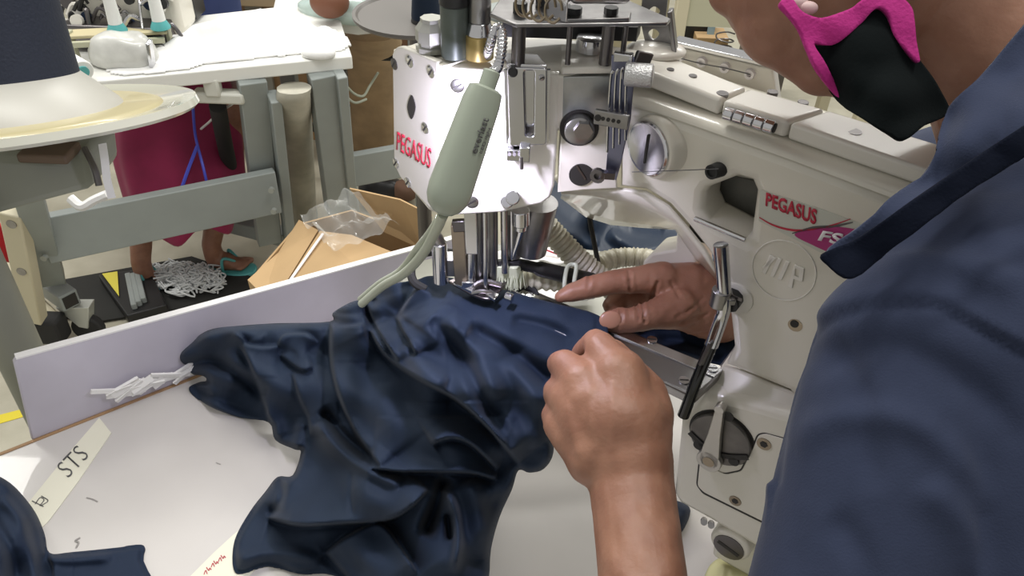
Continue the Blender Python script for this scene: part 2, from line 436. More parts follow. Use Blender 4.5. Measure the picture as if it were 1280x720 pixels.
# ---------------- head
plate('head_face', Bp, [(556, 84), (699, 93), (697, 165), (693, 232), (688, 247), (677, 255), (627, 266), (577, 269), (557, 271)], .10, enamel2, mc, bevel=.0025)
plate('head_side_cover', Bp.shift(-.002), [(703, 150), (765, 150), (772, 236), (730, 238), (697, 241), (701, 165)], .06, enamel, mc, bevel=.0015)
plate('head_sheen_panel', Bp.shift(-.0015), [(704, 96), (765, 95), (766, 148), (703, 148)], .05, mat('enamel_sheen_grey', (.45, .46, .45), .30, .75, noise_scale=25, col2=(.20, .22, .24)), mc, bevel=.001)  # grey metal panel stands in for the reflection on the enamel
plate('head_upper_cover', Bp.shift(.001), [(702, 84), (768, 82), (770, 93), (702, 94)], .05, enamel2, mc, bevel=.0025)
ep = plate('end_cover', Lp.shift(.002), [(490, 66), (495, 59), (501, 58), (547, 77), (547, 266), (536, 260), (500, 222), (492, 205)], .006, mat('end_enamel', (.52, .50, .44), .35, coat=.4), mc, bevel=.0018, rnd=3,
)
plate('end_cover_hole', Lp.shift(.0026), smooth2([(514, 119), (519, 134), (514, 149), (509, 134)], 6), .0012, hole, ep)
plate('cover_edge_strip', Lp.shift(.0012), [(548, 80), (554, 82), (555, 268), (549, 266)], .004, enamel, mc, bevel=.0008)
plate('head_end', Lp, [(491, 62), (502, 61), (555, 82), (557, 271), (536, 263), (498, 218)], .05, enamel, mc, bevel=.002)
tp = [Lp.at(492, 62), Bp.at(555, 83, -.001), Bp.at(700, 93, -.001), A.at(774, 96, -.001), Z(806, 62, -.25), Z(700, 46, -.252), Z(610, 50, -.256), Z(530, 50, -.275)]
bm = B(); prism(bm, tp, (0, 0, -.05)); obj('head_top', bm, enamel2, mc, bevel=.003)
text('maker_lettering', 'PEGASUS', Lp.shift(.002), [(497, 164), (540, 186), (538, 211), (496, 187)], redm, ep, bold=.004)
for x, y in ((493, 80), (513, 77), (539, 90), (532, 160), (495, 204), (510, 228)): screw(mc, Lp.shift(.002), x, y, .0052, chrome if x != 493 else dsteel, 'cover_screw', .001, ang=.9)
for x, y in ((572, 107), (590, 252), (560, 235)): screw(mc, Bp, x, y, .006, steel, 'face_screw', .0015)
# top fittings
def post(x, y, z, segs, mats, names, n=26):
    p = Z(x, y, z); h = 0
    for (ln, r0, r1), m, nm in zip(segs, mats, names):
        bm = B(); lathe(bm, p+UPV*h, UPV, [(0, r0), (ln, r1)], n); obj(nm, bm, m, mc, bevel=.0008); h += ln
grey_post = mat('grey_anodised', (.10, .12, .105), .42, .3, noise_scale=40, noise_amt=.3)
post(569, 70, -.254, [(.042, .0115, .0115), (.009, .0122, .0122), (.05, .0098, .0098)], [grey_post, black, grey_post], ['pressure_post', 'post_ring', 'post_sleeve'])
post(599, 72, -.254, [(.020, .0118, .0118), (.010, .0118, .0090), (.075, .0092, .0092)], [brass, chrome, steel], ['brass_collar', 'collar_taper', 'needle_bar_tube'])
bm = B(); lathe(bm, Z(541, 64, -.262), UPV, [(0, .013), (.006, .013)], 24); obj('nut_washer', bm, dsteel, mc)
bm = B(); lathe(bm, Z(540, 62, -.256), UPV, [(0, .0135), (.004, .0135), (.0045, .011), (.008, .0115), (.0085, .0135), (.018, .0135), (.024, .009), (.027, .009)], 8); obj('regulator_nut', bm, mat('pale_metal', (.36, .36, .32), .4, .5), mc, smooth=False)
bm = B(); lathe(bm, Z(738, 62, -.250), UPV, [(0, .0125), (.0105, .0125), (.0115, .011)], 30); obj('oil_cap', bm, chrome, mc)
bm = B(); ell(bm, Z(820, 63, -.256), (.026, .02, .007)); obj('sight_glass_boss', bm, enamel2, mc)
# black bar and guide plate above head
bm = B(); prism(bm, [Z(628, 46, -.246), Z(795, 52, -.246), Z(800, 42, -.246), Z(632, 38, -.246)], (0, 0, .012)); obj('rear_guard_bar', bm, black, mc)
bm = B(); prism(bm, [Z(612, 22, -.215), Z(645, 35, -.215), Z(833, 33, -.215), Z(838, 28, -.215), Z(770, -2, -.215), Z(640, -20, -.215)], (0, 0, .003)); gp = obj('guide_plate', bm, steel, mc, bevel=.0008)
for x, y, r in ((649, 34, .0055), (714, 34, .0022), (763, 34, .0050), (785, 34, .0022)):
    bm = B(); cyl(bm, Z(x, y, -.215)-UPV*.0005+V((0, .012, 0)), Z(x, y, -.215)+V((0, .012, 0))-UPV*.034, r, n=14); obj('standoff', bm, dsteel, mc)
bm = B(); q = [Z(668, 14, -.212), Z(708, 29, -.212), Z(712, 24, -.212), Z(676, 9, -.212)]; prism(bm, q, (0, 0, .05)); obj('guide_bracket', bm, chrome, mc, bevel=.0008)
bm = B(); q = [Z(708, 29, -.212), Z(786, 27, -.212), Z(789, 20, -.212), Z(712, 22, -.212)]; prism(bm, q, (0, 0, .003)); obj('guide_bracket_foot', bm, steel, mc, bevel=.0008)
bm = B(); q = [Z(710, 8, -.2), Z(788, 8, -.2), Z(790, 1, -.2), Z(712, 1, -.2)]; prism(bm, q, (0, 0, .045)); obj('thread_housing', bm, steel, mc, bevel=.006, seg=4)
for x, y in ((650, 16), (718, 22), (763, 22)):
    bm = B(); cyl(bm, Z(x, y, -.212), Z(x, y, -.212)+UPV*.008, .0055, n=8); obj('plate_screw', bm, black, mc, smooth=False)
for k, (x, y) in enumerate(((655, 2), (664, 5), (674, 8), (684, 6), (692, 10))):
    p = Z(x, y, -.19); bm = B(); tube(bm, [p+V((.006*math.cos(t*.7), -.004, .009*math.sin(t*.7))) for t in range(9)], .0011, 6, 3); obj('thread_eyelet', bm, bsteel, mc)
# perforated bracket
pf = Plane((0, .70, 0), (-.3, -1, 0))
plate('perforated_bracket', pf, [(806, -30), (838, -30), (832, 22), (846, 60), (848, 86), (822, 92), (808, 60), (800, 24)], .003, steel, mc, holes=[smooth2([(817, 36), (824, 42), (817, 50), (810, 42)], 4), smooth2([(820, 56), (828, 63), (820, 70), (813, 63)], 4), smooth2([(818, 8), (825, 14), (818, 21), (811, 14)], 4)])
bm = B(); bar(bm, pf.at(838, 12, .004), pf.at(846, 84, .004), .012, .004); obj('bracket_edge', bm, steel, mc, bevel=.001)
# rear thread rail
rl = A.shift(-.135)
rp = plate('rear_rail', rl, [(838, 57), (966, 86), (972, 128), (842, 88)], .012, enamel2, mc, bevel=.002)
bm = B(); a, b = rl.at(838, 56, .006), rl.at(966, 86, .006); prism(bm, [a, b, b-A.n*.018, a-A.n*.018], (0, 0, .004)); obj('rail_cap', bm, chrome, mc, bevel=.001)
for x, y in ((851, 70), (878, 77), (907, 84), (938, 92)):
    c = rl.at(x, y); bm = B(); lathe(bm, c, rl.n, [(0, .0052), (.004, .0045), (.004, .0022), (.001, .0020)], 16); e = obj('rail_eyelet', bm, whiteprint, mc)
bm = B(); ps = [rl.at(x, y, .005) for x, y in ((851, 73), (878, 80), (907, 85), (938, 93))]; tube(bm, ps, .0006, 5, 2, smooth=False); obj('rail_thread', bm, darkprint, mc)
# slotted slides on the face
sp = Bp.shift(.016)
plate('slide_guide', sp, [(634, 84), (684, 86), (683, 181), (637, 183)], .004, chrome, mc, bevel=.001, rnd=4, holes=[rounded([V((655, 88)), V((668, 88)), V((667, 171)), V((657, 171))], 4)])
bm = B(); a, b = sp.at(634, 84, -.002), sp.at(684, 86, -.002); prism(bm, [a, b, b-Bp.n*.022-V((.008, 0, 0)), a-Bp.n*.022-V((.008, 0, 0))], (0, 0, .003)); obj('slide_bracket', bm, chrome, mc, bevel=.001)
bm = B(); a, b = sp.at(634, 86, -.004), sp.at(638, 182, -.004); prism(bm, [a, b, b-Bp.n*.012, a-Bp.n*.012], (.002, 0, 0)); obj('slide_web', bm, steel, mc)
plate('slide_back', Bp.shift(.004), [(630, 88), (688, 88), (686, 178), (633, 180)], .004, chrome, mc)
screw(mc, sp, 677, 97, .0025, steel, 'slide_screw', .001); screw(mc, sp, 641, 90, .004, black, 'slide_screw', .002, slot=False)
bm = B(); box(bm, sp.at(646, 192, -.004), (.017, .008, .011)); box(bm, sp.at(656, 192, .002), (.009, .006, .014)); tc_ = obj('thread_clamp', bm, chrome, mc, bevel=.001)
for x in (637, 643, 649): bm = B(); cyl(bm, sp.at(x, 193, .001), sp.at(x, 193, .003), .0016, n=8); obj('clamp_pin', bm, dsteel, mc)
bm = B(); cyl(bm, sp.at(652, 196, .004), sp.at(652, 211, .004), .0016, n=8); obj('thread_wire', bm, dsteel, mc)
bm = B(); cyl(bm, Bp.at(641, 247), Bp.at(641, 247, .016), .0065, n=14); cyl(bm, Bp.at(634, 252), Bp.at(634, 252, .014), .006, n=14); obj('needle_clamp_screw', bm, chrome, mc, bevel=.001)
# tension bolt and finger assembly
bm = B(); lathe(bm, Bp.at(724, 158, -.004), Bp.n, [(0, .0165), (.0035, .0165)], 28); obj('bolt_shadow', bm, hole, mc)  # black ring painted in as the shadow around the bolt
bm = B(); lathe(bm, Bp.at(724, 158, 0), Bp.n, [(0, .0125), (.010, .0125), (.011, .011)], 26); tb = obj('tension_bolt', bm, steel, mc)
bm = B(); lathe(bm, Bp.at(729, 160, .010), Bp.n, [(0, .008), (.007, .008)], 6); obj('bolt_head', bm, steel, mc, smooth=False)
bm = B(); lathe(bm, Bp.at(726, 215, -.006), Bp.n, [(0, .0105), (.0058, .0105)], 26); obj('oil_hole', bm, hole, mc)
bm = B(); box(bm, Bp.at(726, 215, .0003), (.0165, .001, .0016), (V((.55, 0, -.83)), Bp.n, V((.83, 0, .55)))); obj('oil_hole_slot', bm, dsteel, mc)
fa = Plane(A.at(775, 150, .022), (-.30, -.95, 0))
bluesteel = mat('blued_steel', (.20, .21, .30), .3, 1.0)
plate('thread_finger_plate', fa, [(764, 69), (793, 72), (792, 104), (788, 150), (776, 205), (770, 226), (763, 222), (757, 212), (760, 180), (764, 130)], .0025, bluesteel, mc, bevel=.0008)
plate('finger_top_bracket', fa.shift(.008), [(767, 66), (790, 70), (789, 78), (767, 78)], .008, chrome, mc, bevel=.0008, rnd=1)
for k in range(4):
    bm = B(); x = 763+k*6.5; y0 = 88-k*2
    tube(bm, [fa.at(x+4, y0, .010), fa.at(x+1, y0+8, .010), fa.at(x-2+k*.5, 140, .010), fa.at(x-4+k*1.2, 190-k*5, .010)], .0011, 6, 5); obj('tension_wire', bm, chrome, mc)
bm = B(); a, b = fa.at(743, 145, .013), fa.at(786, 153, .013); bar(bm, a, b, .004, .0125); obj('finger_bracket', bm, steel, mc, bevel=.0008)
for k in range(5): bm = B(); c = a+(b-a)*(.12+k*.15); cyl(bm, c+fa.n*.001, c+fa.n*.0026, .0028 if k == 0 else .0016, n=10); obj('bracket_hole', bm, hole, mc)
bm = B(); p = fa.at(783, 90, .012); dk = V((.93, -.2, .05)).normalized(); lathe(bm, p+fa.n*.004, dk, [(0, .0082), (.001, .0090), (.020, .0090), (.021, .008)], 30); obj('knurled_knob', bm, mat('knurled_metal', (.6, .6, .6), .3, 1.0, bump=1.0, bump_scale=900), mc)
bm = B(); lathe(bm, p+fa.n*.004-dk*.001, dk, [(0, .0042), (.0012, .0042)], 16); obj('knob_socket', bm, hole, mc)
bm = B(); bar(bm, fa.at(793, 74, -.002), fa.at(812, 78, -.012), .004, .014); obj('knob_bracket', bm, dsteel, mc, bevel=.001)
bm = B(); bar(bm, fa.at(768, 219, .006), fa.at(751, 218, .010), .006, .006); lathe(bm, fa.at(748, 218, .008), fa.n, [(0, .0065), (.004, .0065), (.004, .003), (0.001, .003)], 14); obj('thread_eyelet', bm, dsteel, mc)
bm = B(); tube(bm, [A.at(790, 215, .02), A.at(850, 213, .016), A.at(898, 211, .014)], .0004, 5, 3); obj('top_thread', bm, darkprint, mc)
# chrome sight cap, guide tube
cn_ = V((-.80, -.60, 0)).normalized(); cpt = A.at(815, 184, .003); cu_ = V((0, 0, 1)).cross(cn_)
bm = B(); lathe(bm, cpt-cn_*.03, cn_, [(0, .0275), (.030, .0275), (.0335, .025)], 36); obj('cap_boss', bm, enamel, mc, bevel=.001)
bm = B(); lathe(bm, cpt, cn_, [(0, .0235), (.0055, .0235), (.0068, .0222), (.0062, .0205), (.0062, .0)], 36); sc_ = obj('sight_cap', bm, chrome, mc)
bm = B(); box(bm, cpt+cn_*.0066, (.0018, .0012, .026), (cu_, cn_, UPV)); obj('cap_slot', bm, hole, sc_)
bm = B(); lathe(bm, A.at(901, 211, -.002), V((-.75, -.66, .1)), [(0, .0065), (.013, .0060), (.013, .004), (.011, .0038)], 18); obj('thread_tube', bm, blackr, mc)
bm = B(); cyl(bm, A.at(868, 273, .006), A.at(932, 300, .006), .0022, n=12); obj('latch_rod', bm, chrome, mc, bevel=.0005)
# label
lb = plate('maker_label', A.shift(.0006), [(950, 237), (1028, 262), (1130, 300), (1128, 360), (1030, 318), (948, 276)], .0006, mat('label_film', (.56, .57, .50), .4), mc, rnd=2)
text('label_lettering', 'PEGASUS', A.shift(.0008), [(958, 240), (1022, 262), (1020, 281), (957, 257)], redm, lb, bold=.03)
def stroke(name, pts, w, m, par, pl=A.shift(.0012)):
    P = smooth2(pts, 6, closed=False); up_, dn_ = [], []
    for i, p in enumerate(P):
        t = i/(len(P)-1); ww = w*(.35+.65*math.sin(math.pi*t)); up_.append((p[0], p[1]-ww)); dn_.append((p[0], p[1]+ww))
    return plate(name, pl, up_+dn_[::-1], .0004, m, par)
stroke('red_swoosh', [(949, 272), (965, 281), (985, 287), (1005, 288), (1035, 283), (1063, 274)], 1.3, redm, lb)
stroke('dark_swoosh', [(990, 292), (1015, 285), (1042, 283), (1066, 278)], 1.6, darkprint, lb)
plate('magenta_oval', A.shift(.0012), smooth2([(993, 293), (1020, 286), (1050, 284), (1085, 292), (1110, 312), (1085, 324), (1045, 318), (1015, 306)], 5), .0004, magenta, lb)
text('model_lettering', 'FS', A.shift(.0018), [(1029, 288), (1056, 292), (1050, 306), (1022, 300)], whiteprint, lb, bold=.03)
# embossed badge
bd = A.shift(.001); bc = bd.loc(bd.at(979, 339)); ring = [(bc[0]+.0265*math.cos(t*math.pi/20), bc[1]+.029*math.sin(t*math.pi/20)) for t in range(40)]
ring2 = [(bc[0]+.0255*math.cos(t*math.pi/20), bc[1]+.028*math.sin(t*math.pi/20)) for t in range(40)]
bg_ = plate('embossed_badge', bd, ring, .002, enamel2, mc, holes=[ring2], bevel=.0004, raw=True)
for k in range(4):
    x = 957+k*10; plate('badge_bar', bd.shift(.0006), [(x+5, 319+k*3.5), (x+10, 321+k*3.5), (x, 343+k*3.8), (x-5, 341+k*3.8)] if k < 3 else [(x+6, 331), (x+18, 336), (x+16, 353), (x+5, 349), (x+3, 361), (x-3, 358)], .0016, enamel2, bg_, bevel=.0005,
          holes=[[(x+7, 336), (x+12, 338), (x+11, 347), (x+6, 345)]] if k == 3 else ())
plate('badge_bar', bd.shift(.0006), [(952, 334), (966, 321), (971, 323), (955, 337)], .0016, enamel2, bg_, bevel=.0005)
# bent chrome rod with clamp
bm = B(); lathe(bm, A.at(921, 371, -.002), A.n, [(0, .016), (.004, .0155), (.006, .012)], 26); obj('clamp_boss', bm, enamel2, mc)
bm = B(); lathe(bm, A.at(917, 371, .003), A.n, [(0, .0095), (.011, .0095), (.012, .0085)], 10); ck = obj('clamp_screw', bm, black, mc)
bm = B(); box(bm, A.at(917, 371, .0154), (.015, .001, .003), (A.u, A.n, A.v)); obj('slot', bm, dsteel, ck)
rp_ = [A.at(901, 306, .020), A.at(904, 350, .020), A.at(905, 381, .020), A.at(901, 398, .020), A.at(889, 432, .028)]
bm = B(); tube(bm, rp_, .0062, 16, 8); obj('lifter_rod', bm, chrome, mc)
bm = B(); tube(bm, [A.at(891, 427, .027), A.at(869, 480, .042), A.at(854, 520, .050)], .0054, 16, 8); obj('rod_lower', bm, mat('dark_reflect_steel', (.05, .05, .05), .18, .9), mc)  # lower rod coloured black for the dark reflection in it
bm = B(); q0, q1 = A.at(889, 428, .034), A.at(876, 456, .042); bar(bm, q0, q1, .003, .006); obj('rod_flat', bm, dsteel, mc, bevel=.0006)
bm = B(); lathe(bm, A.at(903, 362, .020), V((0, 0, -1)), [(0, .0085), (.017, .0085)], 20); bar(bm, A.at(905, 371, .017), A.at(916, 371, .012), .017, .006); obj('rod_clamp', bm, steel, mc, bevel=.001)
bm = B(); lathe(bm, A.at(995, 405, -.002), A.n, [(0, .0062), (.0024, .0062)], 20); obj('casting_hole', bm, bsteel, mc)
bm = B(); lathe(bm, A.at(993, 405, .0006), A.n, [(0, .0036), (.0004, .0036)], 14); obj('casting_hole', bm, hole, mc)
# stitch dial
dp = Lb.at(902, 547); bm = B(); lathe(bm, dp-A.n*.004, A.n, [(0, .0325), (.0045, .0325), (.0045, .0300)], 44); obj('dial_well', bm, hole, mc)
bm = B(); lathe(bm, dp-A.n*.001, A.n, [(0, .0300), (.0055, .0300), (.0065, .0290)], 44); dl = obj('stitch_dial', bm, mat('dial_metal', (.17, .16, .15), .38, .8, noise_scale=50, noise_amt=.3), mc)
bm = B(); ring_pts = [dp+A.n*.0066+A.u*(-.029+.058*t)+A.v*(-.006-.012*math.sin(t*3.14)+.004*t) for t in [i/10 for i in range(11)]]
for a, b in zip(ring_pts, ring_pts[1:]): bar(bm, a, b, .0055, .0008, up=A.n)
obj('dial_groove', bm, hole, dl)
for x, y in ((873, 557), (917, 577), (910, 521)): bm = B(); c = Lb.at(x, y, .0066); lathe(bm, c-A.n*.001, A.n, [(0, .0052), (.0014, .0052)], 18); obj('dial_hole', bm, hole, dl)
bm = B(); la, lb2 = Lb.at(887, 575, .010), Lb.at(901, 509, .010); dd = lb2-la
loft(bm, [[la+dd*t+A.u*w*a+A.n*b for a, b in ((-1, -.003), (1, -.003), (1, .003), (-1, .003))] for t, w in ((-.1, .006), (0, .0095), (.2, .0085), (.5, .006), (.9, .0042), (1.02, .0035))]); lathe(bm, la-A.n*.003, A.n, [(0, .0125), (.006, .0125)], 26); lathe(bm, lb2-A.n*.003, A.n, [(0, .0048), (.008, .0048)], 16)
dv = obj('dial_lever', bm, mat('lever_metal', (.50, .48, .44), .35, .8), mc, bevel=.0006)
bm = B(); lathe(bm, la, A.n, [(0, .0058), (.0034, .0058)], 18); obj('lever_hole', bm, bsteel, dv)
# access cover
ac_out = [(941, 556), (946, 543), (955, 541), (1000, 553), (1100, 590), (1090, 730), (985, 668), (955, 655), (878, 617), (870, 606), (873, 577), (905, 592), (925, 588)]
plate('access_cover_gap', Lb.shift(.0006), ac_out, .001, hole, mc, rnd=4)
cx, cy = 960, 615
plate('access_cover', Lb.shift(.0014), [(x+(1.6 if x < cx else -1.6), y+(1.4 if y < cy else -1.4)) for x, y in ac_out], .002, enamel, mc, bevel=.0006, rnd=4)
for x, y, r in ((955, 555, .0068), (919, 626, .0062)): bm = B(); c = Lb.at(x, y, .0015); lathe(bm, c-A.n*.001, A.n, [(0, r), (.0016, r)], 20); q = obj('cover_bolt', bm, bsteel, mc); bm = B(); lathe(bm, c+A.n*.0004, A.n, [(0, r*.55), (.0006, r*.55)], 6); obj('bolt_socket', bm, hole, q)
for x, y in ((880, 650), (889, 654)): bm = B(); cyl(bm, Lb.at(x, y, -.004), Lb.at(x, y+3, .002), .0035, n=10); obj('bottom_nut', bm, steel, mc)
# ---------------- cylinder bed
zb = -.515
bm = B(); prism(bm, [Z(598, 352, zb), Z(640, 350, zb), Z(905, 462, zb), Z(868, 497, zb), Z(790, 459, zb), Z(600, 376, zb)], (0, 0, -.012)); obj('cylinder_bed', bm, steel, mc, bevel=.003, seg=3)
bm = B(); prism(bm, [Z(640, 356, zb+.002), Z(904, 462, zb+.002), Z(893, 471, zb+.002), Z(638, 362, zb+.002)], (0, 0, -.0025)); obj('bed_slide_cover', bm, chrome, mc, bevel=.0006)
bm = B(); prism(bm, [Z(636, 364, zb+.002), Z(891, 473, zb+.002), Z(868, 494, zb+.002), Z(610, 374, zb+.002)], (0, 0, -.0025)); obj('bed_cover', bm, mat('satin_steel', (.33, .33, .34), .28, 1.0), mc, bevel=.0006)
for x, y in ((855, 476), (891, 461), (783, 446), (815, 425)): bm = B(); c = Z(x, y, zb+.002); lathe(bm, c, UPV, [(0, .0052), (.0012, .005)], 18); q = obj('bed_screw', bm, chrome, mc); bm = B(); box(bm, c+UPV*.0013, (.008, .0012, .0004)); obj('slot', bm, hole, q)
# ---------------- under the head
N = Plane((0, .628, 0), (0, -1, 0))
bm = B(); cyl(bm, N.at(549, 303), N.at(551, 352), .0075, n=20); obj('presser_post', bm, chrome, mc, bevel=.001)
bm = B(); tube(bm, [N.at(551, 306), N.at(546, 296), N.at(537, 292)], .0055, 12); obj('presser_hook', bm, steel, mc)
bm = B(); bar(bm, N.at(553, 330, -.008), N.at(572, 330, -.008), .016, .020); obj('post_bridge', bm, steel, mc, bevel=.001)
bm = B(); bar(bm, N.at(572, 280), N.at(577, 353), .0125, .008, up=(0, 1, 0)); obj('foot_shank', bm, bsteel, mc, bevel=.001)
bm = B(); bar(bm, N.at(566, 282, .002), N.at(582, 281, .002), .006, .012); obj('shank_cap', bm, dsteel, mc, bevel=.001)
for x, r, y0, y1, o in ((588, .0045, 262, 352, 0), (598, .0060, 258, 350, -.01), (613, .0070, 256, 346, -.012), (630, .0035, 262, 340, -.01), (606, .0022, 265, 362, .008), (640, .010, 262, 318, -.03)):
    bm = B(); cyl(bm, N.at(x, y0, o), N.at(x+1, y1, o), r, n=16); obj('needle_bar', bm, chrome if r < .005 else steel, mc)
bm = B(); bar(bm, N.at(588, 262, .004), N.at(590, 316, .004), .012, .006, up=(0, 1, 0)); obj('foot_bar', bm, chrome, mc, bevel=.001)
bm = B(); cyl(bm, N.at(651, 262, .004), N.at(651, 280, .004), .0085, n=18); cyl(bm, N.at(651, 280, .004), N.at(650, 287, .004), .006, n=18); obj('looper_clamp', bm, chrome, mc, bevel=.001)
bm = B(); tube(bm, [N.at(652, 285), N.at(648, 300), N.at(640, 324)], lambda t: .0035*(1-t*.7), 8); obj('spreader_blade', bm, chrome, mc)
bm = B(); cyl(bm, N.at(640, 264), N.at(640, 324), .0014, n=8); obj('spreader_wire', bm, chrome, mc)
bm = B(); lathe(bm, N.at(672, 252, -.03), V((-.08, 0, -1)), [(0, .020), (.058, .0165)], 28); obj('needle_guard', bm, steel, mc)
footm = mat('foot_metal', (.26, .23, .24), .3, 1.0, noise_scale=160, noise_amt=.5)
fz = -.494
bm = B(); prism(bm, [Z(560, 354, fz), Z(582, 346, fz), Z(612, 343, fz), Z(634, 354, fz), Z(626, 366, fz), Z(613, 377, fz), Z(603, 376, fz), Z(588, 370, fz)], (0, 0, .0035)); obj('presser_foot', bm, footm, mc, bevel=.001)
for q in (((606, 370), (618, 378), (624, 372), (612, 364)), ((566, 356), (590, 368), (596, 363), (574, 352))): bm = B(); prism(bm, [Z(*p, fz+.003) for p in q], (0, 0, .004)); obj('foot_toe', bm, chrome, mc, bevel=.0008)
bm = B(); tube(bm, [Z(588, 360, fz+.006), Z(605, 352, fz+.010), Z(626, 356, fz+.006)], .003, 8); tube(bm, [Z(590, 366, fz+.005), Z(604, 364, fz+.008), Z(618, 368, fz+.004)], .0022, 8); obj('foot_spring', bm, steel, mc)
bm = B(); box(bm, Z(585, 354, fz+.010), (.012, .008, .008)); obj('foot_block', bm, chrome, mc, bevel=.001)
bm = B(); cyl(bm, Z(632, 370, fz+.006), Z(641, 373, fz+.006), .0045, n=14); obj('edge_guide_roller', bm, chrome, mc, bevel=.0008)

# ---------------- work lamp
LB_ = plasticw
la0, la1 = D(607, 112, .575), D(556, 256, .585)
lamp = thing('work_lamp', la1, 'grey-green plastic magnetic work lamp on a silver gooseneck, lighting the needle head', 'lamp')
bm = B(); ax = (la1-la0); az_ = ax.normalized(); sx = az_.cross(V((.15, -1, -.35))).normalized(); sy = sx.cross(az_)
prof = [(-.02, .009, .007), (0, .0125, .0095), (.1, .0140, .0105), (.5, .0155, .0115), (.85, .0165, .012), (.95, .0155, .0115), (1.02, .0125, .0095), (1.07, .0075, .006), (1.09, .002, .002)]
loft(bm, [[la0+ax*t+sx*(a*math.copysign(abs(math.cos(q))**.75, math.cos(q)))+sy*(b*math.copysign(abs(math.sin(q))**.75, math.sin(q))) for q in [2*math.pi*i/28 for i in range(28)]] for t, a, b in prof])
lbody = obj('lamp_body', bm, LB_, lamp)
bm = B(); cyl(bm, la0-az_*.014, la0+az_*.003, .0065, n=16); obj('neck_socket', bm, LB_, lamp, bevel=.001)
pn = sx.cross(az_); pn = pn if pn.y < 0 else -pn
lpl = Plane(la0+ax*.4+pn*.0116, pn, up=sx if sx.z > 0 else -sx)
def lq(t0, t1, w0, w1):
    P = [la0+ax*t0+sx*w0, la0+ax*t0+sx*w1, la0+ax*t1+sx*w1, la0+ax*t1+sx*w0]; return [proj(p+pn*.0116) for p in P]
sgn = 1 if proj(la0+sx*.01)[0] > proj(la0)[0] else -1
# vertical lettering reads bottom to top
def lamp_text(s, t0, t1, w0, w1):
    q = [la0+ax*t1+sx*w0*sgn, la0+ax*t0+sx*w0*sgn, la0+ax*t0+sx*w1*sgn, la0+ax*t1+sx*w1*sgn]
    return text('lamp_lettering', s, lpl, [proj(p+pn*.0116) for p in q], darkprint, lbody, lift=.0004, bold=.01)
lamp_text('everlast', .22, .52, -.001, .0045)
lamp_text('LED light', .28, .50, .0062, .009)
bm = B(); gn = [Z(608, 70, -.25), D(612, 58, .615), D(620, 36, .60), D(627, 40, .598), D(627, 62, .592), D(622, 84, .585), la0-az_*.012]
P = catmull(gn, 14); n_ = len(P)
tube(bm, P, (lambda t: .0036+.0006*math.sin(t*n_*2.1)), 12, smooth=False); obj('gooseneck', bm, chrome, lamp)
bm = B(); box(bm, la0+ax*.55-pn*.0125, (.014, .002, ax.length*.62), (sx, pn, az_)); obj('lamp_lens', bm, mat('lamp_lens', (.9, .9, 1), .3, emis=(.85, .85, 1.0), estr=4), lamp)
cabs = [[(554, 268, .59), (545, 288, .61), (528, 318, .66), (505, 342, .72), (478, 358, .78), (452, 380, .82)], [(549, 272, .60), (536, 292, .63), (520, 312, .69), (500, 338, .74), (474, 354, .79), (450, 374, .83)]]
for cb in cabs: bm = B(); tube(bm, [D(*p) for p in cb], .0042 if cb is cabs[0] else .003, 10); obj('lamp_cable', bm, cablem, lamp)
Lq = bpy.data.lights.new('work_lamp_light', 'AREA'); Lq.shape = 'RECTANGLE'; Lq.size = .012; Lq.size_y = .07; Lq.energy = 1.25; Lq.color = (.80, .76, 1.0)
lo = bpy.data.objects.new('work_lamp_light', Lq); COL.objects.link(lo); lo.location = W(la0+ax*.55-pn*.0145)
zz = (pn*.6+UPV*.75).normalized(); yy = (az_-zz*az_.dot(zz)).normalized(); xx = yy.cross(zz); lo.rotation_euler = Matrix((xx, yy, zz)).transposed().to_euler(); lo['kind'] = 'structure'
# =============================================================== near work table, garments (near frame)
near()
TZ = -.80
e0, e1 = Z(40, 551, TZ), Z(230, 476, TZ); ed = (e1-e0).normalized(); en = V((-ed.y, ed.x, 0))
if en.y < 0: en = -en
far_l, far_r = e0-ed*.35, e0+ed*1.25
tb_ = thing('sewing_table', e0+ed*.5-en*.4-UPV*.2, 'near white laminate work table with a raised side board, under the navy garment', 'table')
tb_.location.z = 0
lam2 = mat('worn_laminate', (.64, .615, .58), .3, coat=.25, noise_scale=3.2, col2=(.55, .525, .50))
bm = B(); prism(bm, [far_l, far_r, far_r-en*.80, far_l-en*.80], (0, 0, -.028)); obj('table_top', bm, lam2, tb_, bevel=.001)
bm = B(); prism(bm, [far_l+en*.004-UPV*.002, far_r+en*.004-UPV*.002, far_r-UPV*.002, far_l-UPV*.002], (0, 0, -.026)); obj('wood_edge', bm, wood, tb_)
BD = Plane(e0, -en)
s1 = e0+ed*.86
bm = B(); bar(bm, far_l-en*.002+UPV*.0006, e1+ed*.3-en*.002+UPV*.0006, .0045, .0012); obj('wood_edge_strip', bm, wood, tb_)
boardm = mat('scuffed_board', (.60, .575, .65), .45, noise_scale=7, col2=(.50, .475, .54), bump=.3, bump_scale=24)
top0, top1 = BD.at(15, 450), BD.at(515, 313)
top1 = top0+(top1-top0)*1.25
b0 = e0.copy(); b1 = e0+ed*((top1-e0).dot(ed))
bm = B(); prism(bm, [b0, b1, top1, top0+ed*.006, top0-UPV*.006], en*.010); bo = obj('side_board', bm, boardm, tb_, bevel=.0022)
bm = B(); nn = 26; rl_ = []
for i in range(nn+1):
    p = top0+ed*.004+(top1-top0-ed*.004)*(i/nn); rl_.append(p-UPV*.0006+en*.005)
for a, b in zip(rl_, rl_[1:]): bar(bm, a, b, .0105, .0022)
obj('board_top_edge', bm, mat('white_edge', (.86, .85, .84), .4), bo)
